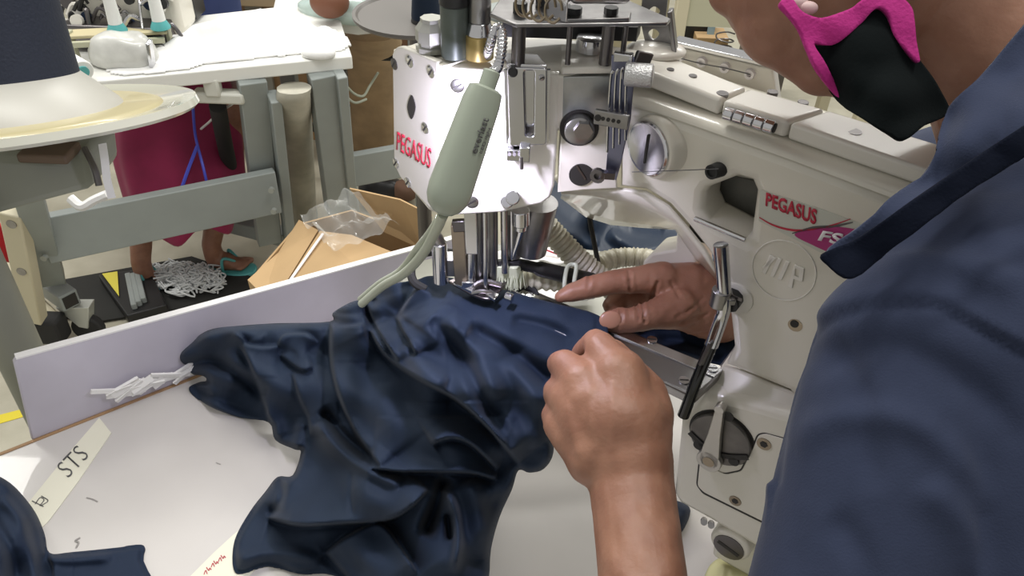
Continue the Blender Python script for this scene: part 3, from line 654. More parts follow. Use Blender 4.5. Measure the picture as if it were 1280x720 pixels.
for (a, b) in ((.05, .1), (.05, .70), (1.1, .1), (1.1, .70)):
    bm = B(); q = far_l+ed*a-en*b; zf = -CAMZ/S; bar(bm, q-UPV*.028, V((q.x, q.y, zf)), .045, .045); obj('leg', bm, greyp, tb_, bevel=.003)
# board seam flakes and tape scrap
random.seed(3)
bm = B()
spts = [(126, 494), (150, 489), (175, 482), (200, 474), (222, 468), (238, 462)]
for k in range(26):
    t = random.random(); i = min(4, int(t*5)); f = t*5-i; x = spts[i][0]*(1-f)+spts[i+1][0]*f; y = spts[i][1]*(1-f)+spts[i+1][1]*f+random.uniform(-5, 5)
    c = BD.at(x, y, .006+.004*random.random()); dx = ed.copy(); dx.rotate(Matrix.Rotation(random.uniform(-.5, .5), 3, en)); n_ = V((random.uniform(-.4, .4), random.uniform(-.3, .3), 1)).normalized(); ax2 = basis(dx, n_); box(bm, c, (random.uniform(.002, .004), random.uniform(.004, .009), random.uniform(.02, .045)), ax2)
o = obj('torn_tape', bm, mat('torn_paper', (.84, .83, .80), .7, bump=.4, bump_scale=80), None, smooth=False); tag(o, 'crumpled torn white tape stuck along the foot of the side board', 'tape')
tp_ = Plane(V((0, 0, TZ)), (0, 0, 1), up=(0, 1, 0))
papm = mat('cream_paper', (.80, .78, .64), .6)
stp = plate('paper_strip', tp_.shift(.0012), [(124, 522), (139, 541), (96, 604), (60, 652), (20, 690), (8, 670), (34, 630), (80, 573)], .0009, papm); tag(stp, 'cream paper tape strip with handwritten letters, lying left near the second garment', 'paper strip')
fl = [tp_.at(124, 522, .0014), tp_.at(139, 541, .0014), tp_.at(133, 524, .012), tp_.at(128, 517, .010)]
def pen(pts, w=.0012, m=darkprint, par=stp, pl=tp_.shift(.0016), nm='handwriting'):
    bm = B(); P = catmull([pl.at(*p) for p in pts], 6)
    for a, b in zip(P, P[1:]): bar(bm, a, b+(b-a)*.2, w, .0003)
    return obj(nm, bm, m, par, smooth=False)
text('handwriting', 'STS', tp_.shift(.0014), [(70, 583), (96, 556), (112, 570), (86, 598)], darkprint, stp, bold=-.012, lift=.0003, th=.0002)
pen([(44, 630), (50, 622), (55, 625), (50, 632), (60, 626), (52, 620)], .0010); pen([(40, 626), (52, 632)], .0010)
st2 = plate('paper_strip', tp_.shift(.0012), [(292, 668), (330, 640), (330, 700), (262, 770), (225, 770), (238, 720), (268, 690)], .0009, papm); tag(st2, 'cream paper tape strip with red writing, tucked under the navy garment hem', 'paper strip')
for k, (x, y) in enumerate(((256, 716), (260, 711), (265, 707), (269, 703), (274, 700), (278, 696))):
    pen([(x-2, y-2), (x+1, y+2), (x+2, y-1), (x+4, y+1)] if k % 2 else [(x-1, y+2), (x+1, y-3), (x+3, y+1)], .0009, redm, st2, nm='red_writing')
def mark(pts, w, nm): o = pen(pts, w, mat('pencil_smudge', (.30, .28, .27), .6), None, tp_.shift(.0004), nm); return o
for i, (pts, w, l) in enumerate((([(95, 685), (98, 678), (94, 676), (100, 672)], .0022, 'small grey ink scribble on the table near the bottom left'), ([(108, 622), (116, 624), (122, 627)], .0014, 'short grey pencil dash right of the lettered strip'), ([(270, 578), (275, 580)], .0012, 'tiny grey fleck in the middle of the bare table top'))):
    bm = None; o = pen(pts, w, mat('pencil_smudge', (.36, .34, .32), .6), tb_, tp_.shift(.0006), 'pencil_mark')

# ------------------------------------------------ folds
def sdist(x, y, pl):
    d, qx, qy, t = nearest(x, y, pl, closed=False); i = min(int(t), len(pl)-2)
    (x0, y0), (x1, y1) = pl[i], pl[i+1]; s = (x1-x0)*(y-y0)-(y1-y0)*(x-x0)
    return (d if s > 0 else -d), t/(len(pl)-1)
def sstep(a, b, x): t = max(0, min(1, (x-a)/(b-a))); return t*t*(3-2*t)
def fold_field(folds):
    F = []
    for f in folds: F.append((f[0], smooth2(f[1], 4, closed=False))+tuple(f[2:]))
    bb = []
    for f in F:
        xs = [p[0] for p in f[1]]; ys = [p[1] for p in f[1]]; m = f[2]*3.2; bb.append((min(xs)-m, max(xs)+m, min(ys)-m, max(ys)+m))
    def g(x, y):
        h = 0
        for f, b in zip(F, bb):
            if not (b[0] < x < b[1] and b[2] < y < b[3]): continue
            kind, pl, w, a = f[:4]; s, t = sdist(x, y, pl)
            end = min(1, t/.15, (1-t)/.15); end = max(0, end)**.6
            if kind == 'r': h += a*end*math.exp(-(s/w)**2)
            elif kind == 'L':   # raised on the + side (below a line walked rightwards), dropping back away from the edge
                h += a*end*(sstep(-1.8, 1.8, s)*math.exp(-max(0, s)/(w*1.8)) - .7*(1-sstep(-1.8, 1.8, s))*math.exp(-max(0, -s)/(w*.8)))
            elif kind == 'R':
                s = -s; h += a*end*(sstep(-1.8, 1.8, s)*math.exp(-max(0, s)/(w*1.8)) - .7*(1-sstep(-1.8, 1.8, s))*math.exp(-max(0, -s)/(w*.8)))
        return h
    return g
def garment(outline, ctrl, folds, m, step=2.1, edge=.020, edgew=9, zmin=None, freeedge=None, name='garment', sm=14, amp=.0015, iters=1, fs=2.15):
    O = smooth2(outline, 4); fz_ = rbf(ctrl, 3.2, sm); ff = fold_field(folds)
    def fn(x, y, d):
        z = fz_(x, y); e = max(0, 1-d/edgew)**2
        fe = freeedge(x, y) if freeedge else 1
        z -= edge*e*fe
        z = max(z, (TZ if zmin is None else zmin)+.003)
        p = Z(x, y, z); r = ray(x, y).normalized()
        h = fs*ff(x, y)*min(1, d/6+.15) + amp*noise.noise(V((x*.012, y*.012, 3)))*min(1, d/10)*3
        q = p - r*h
        if q.z < TZ+.003: q = Z(x, y, TZ+.003)
        return q
    bm = sheet(O, step, fn)
    for _ in range(iters): bmesh.ops.smooth_vert(bm, verts=[v for v in bm.verts if not v.is_boundary], factor=.5, use_axis_x=True, use_axis_y=True, use_axis_z=True)
    bmesh.ops.recalc_face_normals(bm, faces=bm.faces)
    if sum(f.normal.z for f in bm.faces) < 0: bmesh.ops.reverse_faces(bm, faces=bm.faces)
    me = bpy.data.meshes.new(name); bm.to_mesh(me); bm.free(); me.transform(Matrix.Translation(FR['o']) @ Matrix.Scale(FR['s'], 4))
    o = link_mesh(name, me, m); me.polygons.foreach_set('use_smooth', [True]*len(me.polygons))
    md = o.modifiers.new('s', 'SOLIDIFY'); md.thickness = .0025; md.offset = -1
    return o
g_out = [(215, 456), (224, 438), (246, 421), (266, 411), (300, 407), (345, 404), (412, 402), (416, 391), (438, 378), (455, 373), (468, 362), (495, 354), (520, 350), (535, 345), (556, 346), (580, 350), (612, 357), (645, 366), (690, 378), (748, 394), (760, 420), (740, 440), (700, 470), (692, 520), (692, 565), (680, 586), (662, 591), (648, 588), (640, 612), (625, 645), (614, 685), (606, 740), (560, 780), (440, 780), (430, 728), (408, 716), (372, 717), (335, 707), (306, 716), (292, 712), (293, 676), (312, 640), (332, 614), (347, 596), (366, 594), (376, 565), (369, 562), (344, 550), (336, 528), (300, 522), (262, 508), (236, 487), (248, 478), (258, 476), (254, 470), (235, 468), (217, 466)]
g_ctrl = [(215, 460, -.79), (232, 440, -.745), (240, 486, -.79), (262, 412, -.70), (262, 450, -.735), (300, 407, -.675), (300, 450, -.70), (300, 505, -.785), (345, 405, -.665), (350, 460, -.70), (350, 540, -.775), (410, 402, -.64), (395, 450, -.675), (440, 380, -.585), (456, 374, -.565), (470, 420, -.60), (500, 353, -.53), (535, 346, -.505), (565, 350, -.506), (600, 356, -.509), (612, 376, -.509), (650, 370, -.505), (700, 382, -.50), (748, 396, -.500), (740, 430, -.505), (700, 440, -.51), (560, 400, -.512), (620, 420, -.508), (690, 480, -.535), (600, 470, -.535), (690, 560, -.60), (660, 588, -.635), (640, 540, -.59), (540, 470, -.565), (560, 530, -.61), (500, 500, -.625), (450, 470, -.64), (430, 540, -.69), (370, 562, -.77), (380, 600, -.745), (345, 600, -.775), (310, 650, -.79), (295, 700, -.79), (330, 705, -.79), (400, 640, -.73), (400, 712, -.79), (470, 600, -.68), (470, 690, -.745), (540, 600, -.66), (560, 680, -.70), (620, 600, -.665), (625, 640, -.72), (610, 700, -.76), (560, 760, -.76), (450, 770, -.78), (430, 720, -.78)]
g_folds = [
 ('r', [(222, 446), (262, 424), (292, 414), (330, 425)], 13, .010),
 ('r', [(226, 462), (262, 452), (300, 470), (330, 495)], 8, -.016),
 ('L', [(294, 414), (303, 422), (311, 431), (330, 433), (347, 432)], 12, .007),
 ('R', [(300, 432), (311, 452), (319, 473), (329, 500), (338, 528), (345, 548)], 18, .014),
 ('R', [(365, 466), (375, 500), (385, 522), (388, 545)], 11, .009),
 ('L', [(347, 433), (352, 421), (362, 417), (384, 418), (396, 428)], 10, .007),
 ('R', [(350, 444), (364, 455), (378, 463), (392, 460)], 8, .008),
 ('r', [(236, 486), (258, 493), (300, 512), (334, 520)], 10, -.008),
 ('r', [(244, 480), (262, 486), (266, 494)], 5, .006),
 ('R', [(415, 391), (413, 425), (415, 461), (427, 504), (448, 546), (476, 584)], 26, .022),
 ('L', [(415, 408), (440, 407), (455, 404)], 14, .006),
 ('r', [(468, 372), (462, 388), (470, 404)], 7, -.010),
 ('R', [(458, 378), (466, 400), (480, 425), (498, 452)], 13, .012),
 ('R', [(523, 354), (512, 372), (497, 394)], 16, .010),
 ('R', [(496, 396), (502, 412), (512, 428), (520, 444)], 9, .013),
 ('R', [(462, 412), (478, 440), (500, 460), (526, 476), (570, 500), (612, 537), (648, 580)], 30, .026),
 ('r', [(505, 430), (525, 455), (560, 480)], 10, .008),
 ('r', [(538, 400), (568, 432), (590, 470), (612, 515), (640, 560)], 11, -.013),
 ('r', [(585, 412), (625, 432), (668, 462), (690, 480)], 12, -.013),
 ('r', [(640, 400), (680, 408), (715, 425)], 8, -.005),
 ('r', [(560, 395), (600, 450), (625, 500)], 14, .006),
 ('r', [(640, 445), (665, 500), (672, 560)], 14, .008),
 ('R', [(462, 585), (500, 590), (540, 590), (590, 592), (620, 600)], 20, .018),
 ('R', [(541, 556), (552, 550), (570, 548), (592, 558), (622, 588)], 14, .016),
 ('r', [(396, 528), (408, 546), (433, 570), (470, 592), (500, 606)], 8, .014),
 ('r', [(404, 510), (430, 545), (462, 572)], 7, -.016),
 ('r', [(380, 520), (372, 560), (360, 600), (344, 636)], 10, .010),
 ('R', [(336, 648), (372, 657), (417, 655), (480, 651), (512, 636), (536, 612)], 26, .024),
 ('r', [(350, 596), (352, 620), (338, 646)], 5, -.010),
 ('L', [(405, 692), (436, 669), (475, 654), (505, 690), (522, 716)], 20, .014),
 ('r', [(404, 694), (418, 710), (434, 726)], 5, -.012),
 ('r', [(296, 700), (340, 690), (400, 700)], 9, .008),
 ('r', [(530, 671), (546, 630), (556, 596)], 9, -.026),
 ('r', [(553, 610), (567, 634), (573, 677), (567, 716)], 6, .014),
 ('r', [(560, 640), (562, 676)], 5, -.014),
 ('r', [(585, 600), (600, 640), (598, 700)], 14, .012),
 ('r', [(440, 590), (438, 620), (440, 645)], 3, -.003),
]
g_free = lambda x, y: 0.0 if (y < 440 and x > 470) else (1.0 if y > 400 or x < 420 else .5)
gar = garment(g_out, g_ctrl, g_folds, navy, freeedge=g_free, name='garment'); tag(gar, 'large crumpled navy garment fed under the presser foot and heaped over the white table', 'garment', )
# hem stitched edge near the needle
g2 = garment([(-60, 590), (-10, 594), (4, 598), (22, 612), (44, 640), (56, 668), (62, 691), (90, 690), (150, 684), (160, 682), (180, 682), (179, 700), (180, 760), (-60, 790)],
    [(-30, 600, -.72), (0, 600, -.735), (30, 622, -.76), (55, 670, -.785), (0, 680, -.71), (62, 700, -.79), (120, 690, -.79), (175, 690, -.79), (170, 740, -.79), (60, 750, -.77), (-30, 740, -.70)],
    [('r', [(0, 620), (25, 650), (40, 700), (45, 740)], 9, .012), ('r', [(62, 692), (80, 700), (140, 696)], 7, .006), ('r', [(-20, 640), (10, 680), (20, 730)], 10, -.014), ('R', [(58, 690), (66, 712), (66, 740)], 8, .008)], navy2, name='garment')
tag(g2, 'dark navy folded garment piece lying at the lower left corner of the table', 'garment')
# small navy piece hanging behind the forearm, cloth behind the bed
g3 = garment([(800, 600), (838, 622), (862, 634), (858, 655), (845, 672), (815, 690), (780, 660)], [(820, 640, -.775), (850, 650, -.78), (790, 640, -.77)], [('r', [(830, 625), (848, 650)], 6, .006)], navy2, name='cloth_piece')
tag(g3, 'small dark navy cloth end showing between the forearm and the machine base', 'cloth')
g4 = garment([(770, 400), (840, 392), (930, 400), (930, 470), (905, 458), (860, 448), (800, 428)], [(850, 420, -.56), (800, 415, -.56), (900, 440, -.56)], [('r', [(820, 425), (870, 430), (905, 452)], 8, -.008)], navy2, name='cloth_piece', edge=.01)
tag(g4, 'dark navy cloth lying behind the cylinder bed, below the far wrist', 'cloth')
g5 = garment([(640, 240), (700, 225), (780, 230), (870, 240), (900, 330), (820, 348), (740, 342), (690, 300), (650, 290)], [(700, 270, -.68), (740, 320, -.735), (840, 300, -.70), (880, 260, -.68)],
    [('r', [(680, 262), (700, 285), (745, 310)], 9, .014), ('r', [(690, 290), (720, 318)], 6, -.012), ('R', [(735, 262), (742, 300), (748, 325)], 8, .010), ('r', [(760, 290), (800, 312), (850, 300)], 9, .012), ('r', [(790, 280), (830, 288)], 8, -.01)], mat('navy_satin', (.006, .018, .042), .42, sheen=.1, bump=.1, bump_scale=600), name='garment', edge=.03)
tag(g5, 'shiny navy garment heaped behind the sewing machine, seen under its arm', 'garment')
# tray and tools behind the needle
bm = B(); prism(bm, [Z(500, 330, -.66), Z(640, 300, -.66), Z(800, 318, -.66), Z(860, 400, -.66), Z(640, 420, -.66), Z(500, 390, -.66)], (0, 0, -.02)); o = obj('parts_tray', bm, mat('tray_enamel', (.36, .36, .31), .35, noise_scale=20, noise_amt=.2), bevel=.004); tag(o, 'pale enamelled tray plate behind the needle, under the brush and hose', 'tray')
def hose(pts, r, m, nm, label, cat, n=16, rib=.0012, turns=60, par=None):
    P = catmull([D(*p) for p in pts], 90//max(1, len(pts)-1)); bm = B(); N_ = len(P)
    tube(bm, P, lambda t: r+rib*math.sin(t*turns*2*math.pi), n, smooth=False); o = obj(nm, bm, m, par, ang=80); 
    if par is None: tag(o, label, cat)
    return o
hosem = mat('beige_hose', (.50, .47, .37), .4, coat=.2)
hose([(672, 272, .83), (695, 296, .84), (720, 322, .85), (748, 346, .86), (780, 372, .87)], .0125, hosem, 'ribbed_hose', 'beige ribbed hose running diagonally down from the needle head past the black brush', 'hose', turns=24)
hose([(735, 352, .89), (745, 332, .905), (770, 323, .92), (800, 322, .92), (830, 330, .90), (845, 350, .88), (830, 372, .86)], .011, hosem, 'ribbed_hose', 'coiled beige ribbed hose ring behind the extended index finger', 'hose', turns=38)
hose([(600, 362, .84), (640, 352, .84), (662, 349, .84), (700, 352, .845), (720, 354, .85)], .0105, mat('cream_hose', (.62, .60, .47), .5), 'air_hose', 'cream air hose lying below the brush behind the presser foot', 'hose', turns=16)
br = thing('cleaning_brush', D(650, 345, .825), 'black handled cleaning brush with pale bristles, lying behind the presser foot', 'brush')
bm = B(); bp = [D(614, 334, .80), D(650, 331, .81), D(690, 340, .82), D(740, 352, .83)]; tube(bm, bp, lambda t: .0075-.0015*math.sin(t*3.1)+.002*(t > .5), 14); obj('handle', bm, black, br)
bm = B(); random.seed(5)
a, b = D(616, 336, .80), D(648, 338, .808)
bar(bm, a, b, .012, .012); 
for k in range(260):
    t = random.random(); p = a+(b-a)*t+V((random.uniform(-.006, .006), random.uniform(-.004, .004), 0)); q = p+V((random.uniform(-.004, .004), random.uniform(-.008, .0), -.016-random.random()*.004)); cyl(bm, p, q, .0006, .0003, 4, cap=False)
obj('bristles', bm, mat('pale_bristle', (.62, .66, .48), .6), br)
for pts, r, l in (([(676, 255, .82), (700, 292, .84), (730, 322, .85), (765, 352, .86)], .0035, 'thin black cable running along the beige hose'), ([(735, 262, .87), (742, 300, .88), (748, 330, .88)], .0028, 'short black cable hanging in front of the navy garment'), ([(646, 366, .83), (655, 360, .835), (666, 361, .835), (672, 370, .83)], .0028, 'black loop of cable beside the presser foot'), ([(575, 318, .85), (552, 315, .85), (530, 317, .84), (515, 334, .83), (517, 352, .82), (532, 362, .82)], .0045, 'black rubber ring lying on the table left of the presser post')):
    bm = B(); tube(bm, [D(*p) for p in pts], r, 8); o = obj('cable', bm, blackr); tag(o, l, 'cable'); 
    if 'ring' in l: o.name = 'rubber_ring'; o['category'] = 'ring'
bm = B(); tube(bm, [D(705, 372, .80), D(706, 350, .80), D(710, 333, .81), D(720, 332, .81), D(718, 350, .80), D(716, 366, .80)], .0022, 8); o = obj('plastic_tie', bm, cablem); tag(o, 'pale plastic tie looped around the hose above the brush handle', 'cable tie')
random.seed(9)
for k, (x, y, l) in enumerate(((690, 322, 'white cloth scrap with a red line behind the brush'), (705, 366, 'white cloth scrap between the brush and the index finger'), (640, 330, 'white cloth scrap just behind the brush head'))):
    bm = B(); bmesh.ops.create_grid(bm, x_segments=18, y_segments=12, size=.5)
    c = Z(x, y, -.645)
    for v in bm.verts: v.co = c+V((v.co.x*.075, v.co.y*.045, .010*noise.noise(V((v.co.x*3+k, v.co.y*3, k)))+.006))
    o = obj('cloth_scrap', bm, whitecloth, solid=.0015); tag(o, l, 'cloth scrap')
    if k == 0: bm = B(); cyl(bm, c+V((-.02, .006, .013)), c+V((.01, -.012, .013)), .0012, n=6); obj('red_stitch', bm, redm, o)
# folded yellow cloth bottom right
y5 = garment([(878, 740), (884, 712), (900, 697), (930, 690), (952, 700), (990, 720), (990, 780), (880, 790)], [(900, 700, -.785), (940, 720, -.77), (960, 760, -.77)], [('r', [(905, 705), (900, 740)], 5, .004)], mat('yellow_cloth', (.62, .60, .33), .85), name='folded_cloth', edge=.01)
tag(y5, 'pale yellow folded cloth lying on the table under the machine foot', 'cloth')
# =============================================================== seated woman in the maroon skirt (far frame)
far()
wm = thing('person', Z(200, 300, 0), 'seated barefoot person in a long maroon skirt and teal flip-flops behind the white table', 'person')
wm.location.z = 0
hip = V((-1.08, 2.62, .50))
rk_, lk_ = V((-.86, 2.22, .50)), V((-1.12, 2.16, .50))
ra_, la_ = Z(264, 306, .10), Z(176, 328, .09)
bm = B()
for kn, an in ((rk_, ra_), (lk_, la_)):
    capsule(bm, hip+V((.05 if kn is rk_ else -.05, 0, 0)), .085, kn, .055); capsule(bm, kn, .052, an, .030); capsule(bm, an, .030, an-UPV*.045, .030)
rt, lt = Z(300, 330, .03), Z(188, 348, .03)
capsule(bm, ra_-UPV*.06, .028, (ra_-UPV*.065+rt)/2+UPV*.005, .030); capsule(bm, (ra_-UPV*.06+rt)/2, .028, rt, .022)
capsule(bm, la_-UPV*.05, .026, lt, .022)
for k in range(5):
    d = (rt-ra_); d.z = 0; d.normalize(); s = V((-d.y, d.x, 0)); p = rt+s*(.026-.013*k); capsule(bm, p, .009 if k else .012, p+d*(.030-.004*k), .008 if k else .011, 10)
    d = (lt-la_); d.z = 0; d.normalize(); s = V((-d.y, d.x, 0)); p = lt+s*(.024-.012*k); capsule(bm, p, .009, p+d*(.026-.003*k), .008, 10)
capsule(bm, hip, .13, hip+V((0, .05, .45)), .12); capsule(bm, hip+V((-.15, .05, .46)), .05, hip+V((.15, .05, .46)), .05); capsule(bm, hip+V((0, .04, .45)), .05, hip+V((0, .0, .62)), .05)
ell(bm, hip+V((0, -.02, .72)), (.075, .095, .11))
for sx_ in (-1, 1): capsule(bm, hip+V((.17*sx_, .05, .45)), .045, hip+V((.22*sx_, -.12, .36)), .035); capsule(bm, hip+V((.22*sx_, -.12, .36)), .035, hip+V((.12*sx_, -.32, .38)), .026); ell(bm, hip+V((.11*sx_, -.38, .38)), (.035, .06, .015))
body = remeshed('body', bm, .007, skin, wm, 4)
# skirt, with deep vertical folds
def skirt_ring(c, rx, ry, n=44, k=0.0, sd=0):
    out = []
    for i in range(n):
        t = 2*math.pi*i/n; q = 1+k*math.sin(t*9+sd)*.5+k*noise.noise(V((math.cos(t)*2, math.sin(t)*2, sd)))
        out.append(c+V((math.cos(t)*rx*q, math.sin(t)*ry*q, 0)))
    return out
def srow(y, xl, xr, z, dip=0):
    a, b = Z(xl, y, z), Z(xr, y, z); return (a+b)/2, (b-a).length/2
L = []
for i, (y, xl, xr, z) in enumerate(((96, 120, 238, .66), (118, 112, 258, .60), (150, 108, 268, .54), (190, 108, 276, .47), (230, 118, 280, .40), (262, 128, 285, .34), (290, 138, 290, .28))):
    c, r = srow(y, xl, xr, z); L.append(skirt_ring(c+V((0, .16, 0)), r, .17, k=.03+.015*i, sd=i*.2))
last = L[-1]; c = sum(last, V())/len(last)
hem = [p+V((0, 0, -.02-.07*max(0, (c.x-p.x)/.3)*(1 if p.x < c.x else 0)+.03*math.sin(i*.9))) for i, p in enumerate(last)]
L.append(hem)
bm = B(); loft(bm, L, caps=False); bm.faces.ensure_lookup_table(); obj('skirt', bm, maroon, wm, ang=80, solid=.006, sub=1)
bm = B(); capsule(bm, hip, .145, hip+V((0, .05, .44)), .135)
for sx_ in (-1, 1): capsule(bm, hip+V((.15*sx_, .05, .45)), .055, hip+V((.215*sx_, -.10, .37)), .045)
remeshed('blouse', bm, .012, mat('blue_blouse', (.05, .08, .22), .8), wm, 5)
bm = B(); ell(bm, hip+V((0, .0, .75)), (.088, .105, .11)); obj('hair', bm, mat('black_hair', (.008, .007, .007), .6), wm)
for nm, toe, an, w in (('right', rt, ra_, .045), ('left', lt, la_, .042)):
    d = toe-an; d.z = 0; d.normalize(); s = V((-d.y, d.x, 0)); h = V((an.x, an.y, .002))-d*.035; t_ = V((toe.x, toe.y, .002))+d*.05; Ln = (t_-h).length
    sh = []
    for i in range(24):
        a = 2*math.pi*i/24; ww = w*(.85+.15*math.cos(a)); sh.append((h+t_)/2+d*(Ln/2*math.cos(a))+s*(ww*math.copysign(abs(math.sin(a))**.7, math.sin(a))))
    bm = B(); prism(bm, sh, (0, 0, .012)); ff_ = obj('flip_flop', bm, teal, wm, bevel=.003)
    for q in (-1, 1): bm = B(); tube(bm, [toe+d*.012+UPV*.0, (toe+an)/2+s*(.026*q)+V((0, 0, .0)), h+d*.07+s*(.036*q)], .005, 6, 5); obj('strap', bm, teal, ff_)
# identity cord over the skirt
bm = B(); tube(bm, [Z(246, 128, .66)-V((0, .03, 0)), Z(252, 160, .55)-V((0, .05, 0)), Z(262, 200, .48)-V((0, .05, 0)), Z(268, 228, .42)-V((0, .05, 0))], .004, 6); tube(bm, [Z(254, 172, .53)-V((0, .05, 0)), Z(244, 200, .48)-V((0, .06, 0)), Z(232, 235, .42)-V((0, .06, 0))], .005, 6)
o = obj('lanyard', bm, mat('blue_cord', (.05, .06, .45), .5), wm, label='bright blue cord')

# =============================================================== the operator (near frame)
near()
op = thing('person', V((.50, .30, -1.739)), 'operator in a slate blue polo shirt and pink-edged black mask, guiding the cloth', 'person')
def Cp(bm, chain, n=18):
    """chain of (x px, y px, depth, radius px)"""
    P = [(D(a, b, d), r*d/1000) for a, b, d, r in chain]
    for (p, r), (q, s) in zip(P, P[1:]): capsule(bm, p, r, q, s, n)
bm = B()
# --- far (right) hand
Cp(bm, [(700, 371, .792, 8), (714, 366, .793, 12), (735, 360, .795, 14.5), (768, 352, .80, 15.5), (795, 350, .804, 17), (828, 347, .812, 21)])
Cp(bm, [(762, 401, .785, 13.5), (774, 401, .785, 16.5), (792, 400, .785, 16), (815, 394, .79, 18), (848, 386, .805, 27)])
Cp(bm, [(830, 350, .818, 22), (862, 356, .825, 29), (896, 362, .838, 36)])
Cp(bm, [(845, 384, .810, 27), (872, 388, .822, 32), (900, 394, .84, 35)])
Cp(bm, [(834, 362, .838, 18), (800, 370, .838, 14.5), (774, 372, .83, 13), (764, 382, .82, 11.5), (772, 390, .825, 10)])
Cp(bm, [(842, 378, .86, 17), (806, 384, .862, 14), (786, 386, .855, 12.5), (780, 396, .845, 11), (792, 402, .85, 10)])
Cp(bm, [(850, 392, .872, 15), (820, 398, .872, 12), (806, 400, .868, 11), (802, 408, .862, 9)])
wr = D(902, 382, .845); el_r = V((.40, .86, -.52)); shR = V((.45, .63, -.34)); shL = V((.235, .318, -.325)); 
capsule(bm, wr, .031, D(960, 392, .90), .033); capsule(bm, D(960, 392, .90), .033, el_r, .042); capsule(bm, el_r, .042, shR, .055)
# --- near (left) hand
Cp(bm, [(789, 604, .600, 54), (786, 575, .604, 56)]); Cp(bm, [(786, 585, .604, 52), (775, 530, .612, 62)])
for ch in (
    [(770, 560, .606, 46), (778, 500, .612, 42), (774, 470, .618, 36), (751, 436, .635, 21), (744, 427, .650, 16), (728, 441, .672, 14), (722, 450, .685, 11)],
    [(760, 555, .608, 44), (742, 505, .614, 38), (728, 480, .622, 30), (706, 456, .640, 20), (700, 455, .655, 17), (706, 470, .675, 14)],
    [(750, 560, .608, 44), (726, 520, .616, 34), (712, 500, .624, 28), (696, 489, .640, 18), (694, 495, .655, 15.5), (704, 505, .672, 13)],
    [(745, 570, .608, 40), (716, 545, .618, 28), (702, 530, .626, 24), (691, 519, .640, 15.5), (692, 524, .652, 14), (704, 530, .668, 12)],
    [(800, 560, .604, 40), (812, 520, .612, 31), (808, 492, .622, 27), (786, 462, .640, 20), (768, 441, .654, 17), (755, 434, .666, 14)]): Cp(bm, ch)
el_l = D(990, 1000, .43); wl_ = D(789, 604, .600)
Cp(bm, [(789, 604, .600, 54), (795, 650, .580, 54), (803, 720, .548, 56), (810, 800, .52, 60)]); capsule(bm, D(810, 800, .52), .031, el_l, .040); capsule(bm, el_l, .040, shL, .040)
# --- torso, neck, head
chest = V((.44, .42, -.47)); pelvis = V((.56, .26, -.98)); nb = D(1300, 215, .56)
capsule(bm, chest, .105, pelvis, .12); capsule(bm, shL, .040, chest, .095); capsule(bm, shR, .055, chest, .10); capsule(bm, nb, .056, chest, .10)
capsule(bm, nb, .056, D(1235, -10, .545), .056); capsule(bm, D(1225, 50, .53), .044, D(1130, -60, .54), .060)
hd = D(1075, -95, .545); fdir = (D(960, 10, .56)-hd).normalized()
ell(bm, hd, (.086, .096, .105)); Cp(bm, [(1040, -60, .545, 135), (1030, 10, .55, 92), (1060, 62, .545, 60), (1080, 85, .54, 46)]); Cp(bm, [(1000, -30, .55, 100), (985, 20, .55, 66), (1030, 78, .548, 42)])
Cp(bm, [(905, -50, .56, 26), (915, -10, .56, 30)])
# legs
for s_, kn, ft_ in ((-1, V((.12, .30, -1.0)), V((.14, .34, -1.68))), (1, V((.30, .62, -1.0)), V((.30, .66, -1.68)))):
    hp = pelvis+V((0, .09*s_, 0)); capsule(bm, hp, .085, kn, .06); capsule(bm, kn, .055, ft_, .035); capsule(bm, ft_-UPV*.02, .034, ft_+V((-.15, .06, -.03)), .026)
crs = [((737, 334), (735, 360), .8), ((788, 362), (786, 340), 1.2), ((815, 372), (822, 352), 1.4), ((775, 388), (777, 402), 1.2), ((796, 382), (799, 400), 1.3), ((803, 381), (806, 402), 1.4), ((838, 352), (850, 372), .8), ((852, 404), (884, 392), .8), ((846, 396), (868, 384), .6), ((862, 420), (896, 414), .9), ((860, 388), (880, 372), .6)]
def skin_fn(q, n):
    c = (q).dot(Fw)
    if c < .1 or n.dot(q) > 0 or not (.5 < c < .92): return V((0, 0, 0))
    x, y = proj(q)
    if not (660 < x < 930 and 300 < y < 720): return V((0, 0, 0))
    h = 0
    if c > .75:
        for a, b, k in crs:
            d, *_r = nearest(x, y, [a, b], closed=False)
            if d < 7: h -= .0024*k*math.exp(-(d/1.5)**2)-.0006*k*math.exp(-((d-4)/2)**2)
        h += .0006*noise.noise(V((x*.12, y*.12, 0)))
    else:
        h += .0011*noise.noise(V((x*.04, y*.03, 2)))
        for a, b in (((742, 560), (735, 490)), ((765, 560), (765, 480)), ((722, 565), (710, 510))):   # tendons on the back of the hand
            d, *_r = nearest(x, y, [a, b], closed=False); h += .0010*math.exp(-(d/5)**2)
        for a, b in (((748, 420), (762, 432)), ((704, 444), (716, 452))):
            d, *_r = nearest(x, y, [a, b], closed=False); h -= .0007*math.exp(-(d/2)**2)
    return n*h
body = remeshed('body', bm, .0022, skin, op, 7, fn=skin_fn)
# nails
def nail(x, y, d, ax, wpx, hpx, off):
    c = D(x, y, d); r = ray(x, y).normalized(); bm = B(); a = (RT*ax[0]-UP*ax[1]).normalized(); b = a.cross(r).normalized()
    ell(bm, c-r*off, (wpx*d/1000, hpx*d/1000, .0022), (a, b, r), 16); return obj('fingernail', bm, nailm, op)
nail(763, 400, .785, (-1, .05), 14, 11, .0112)
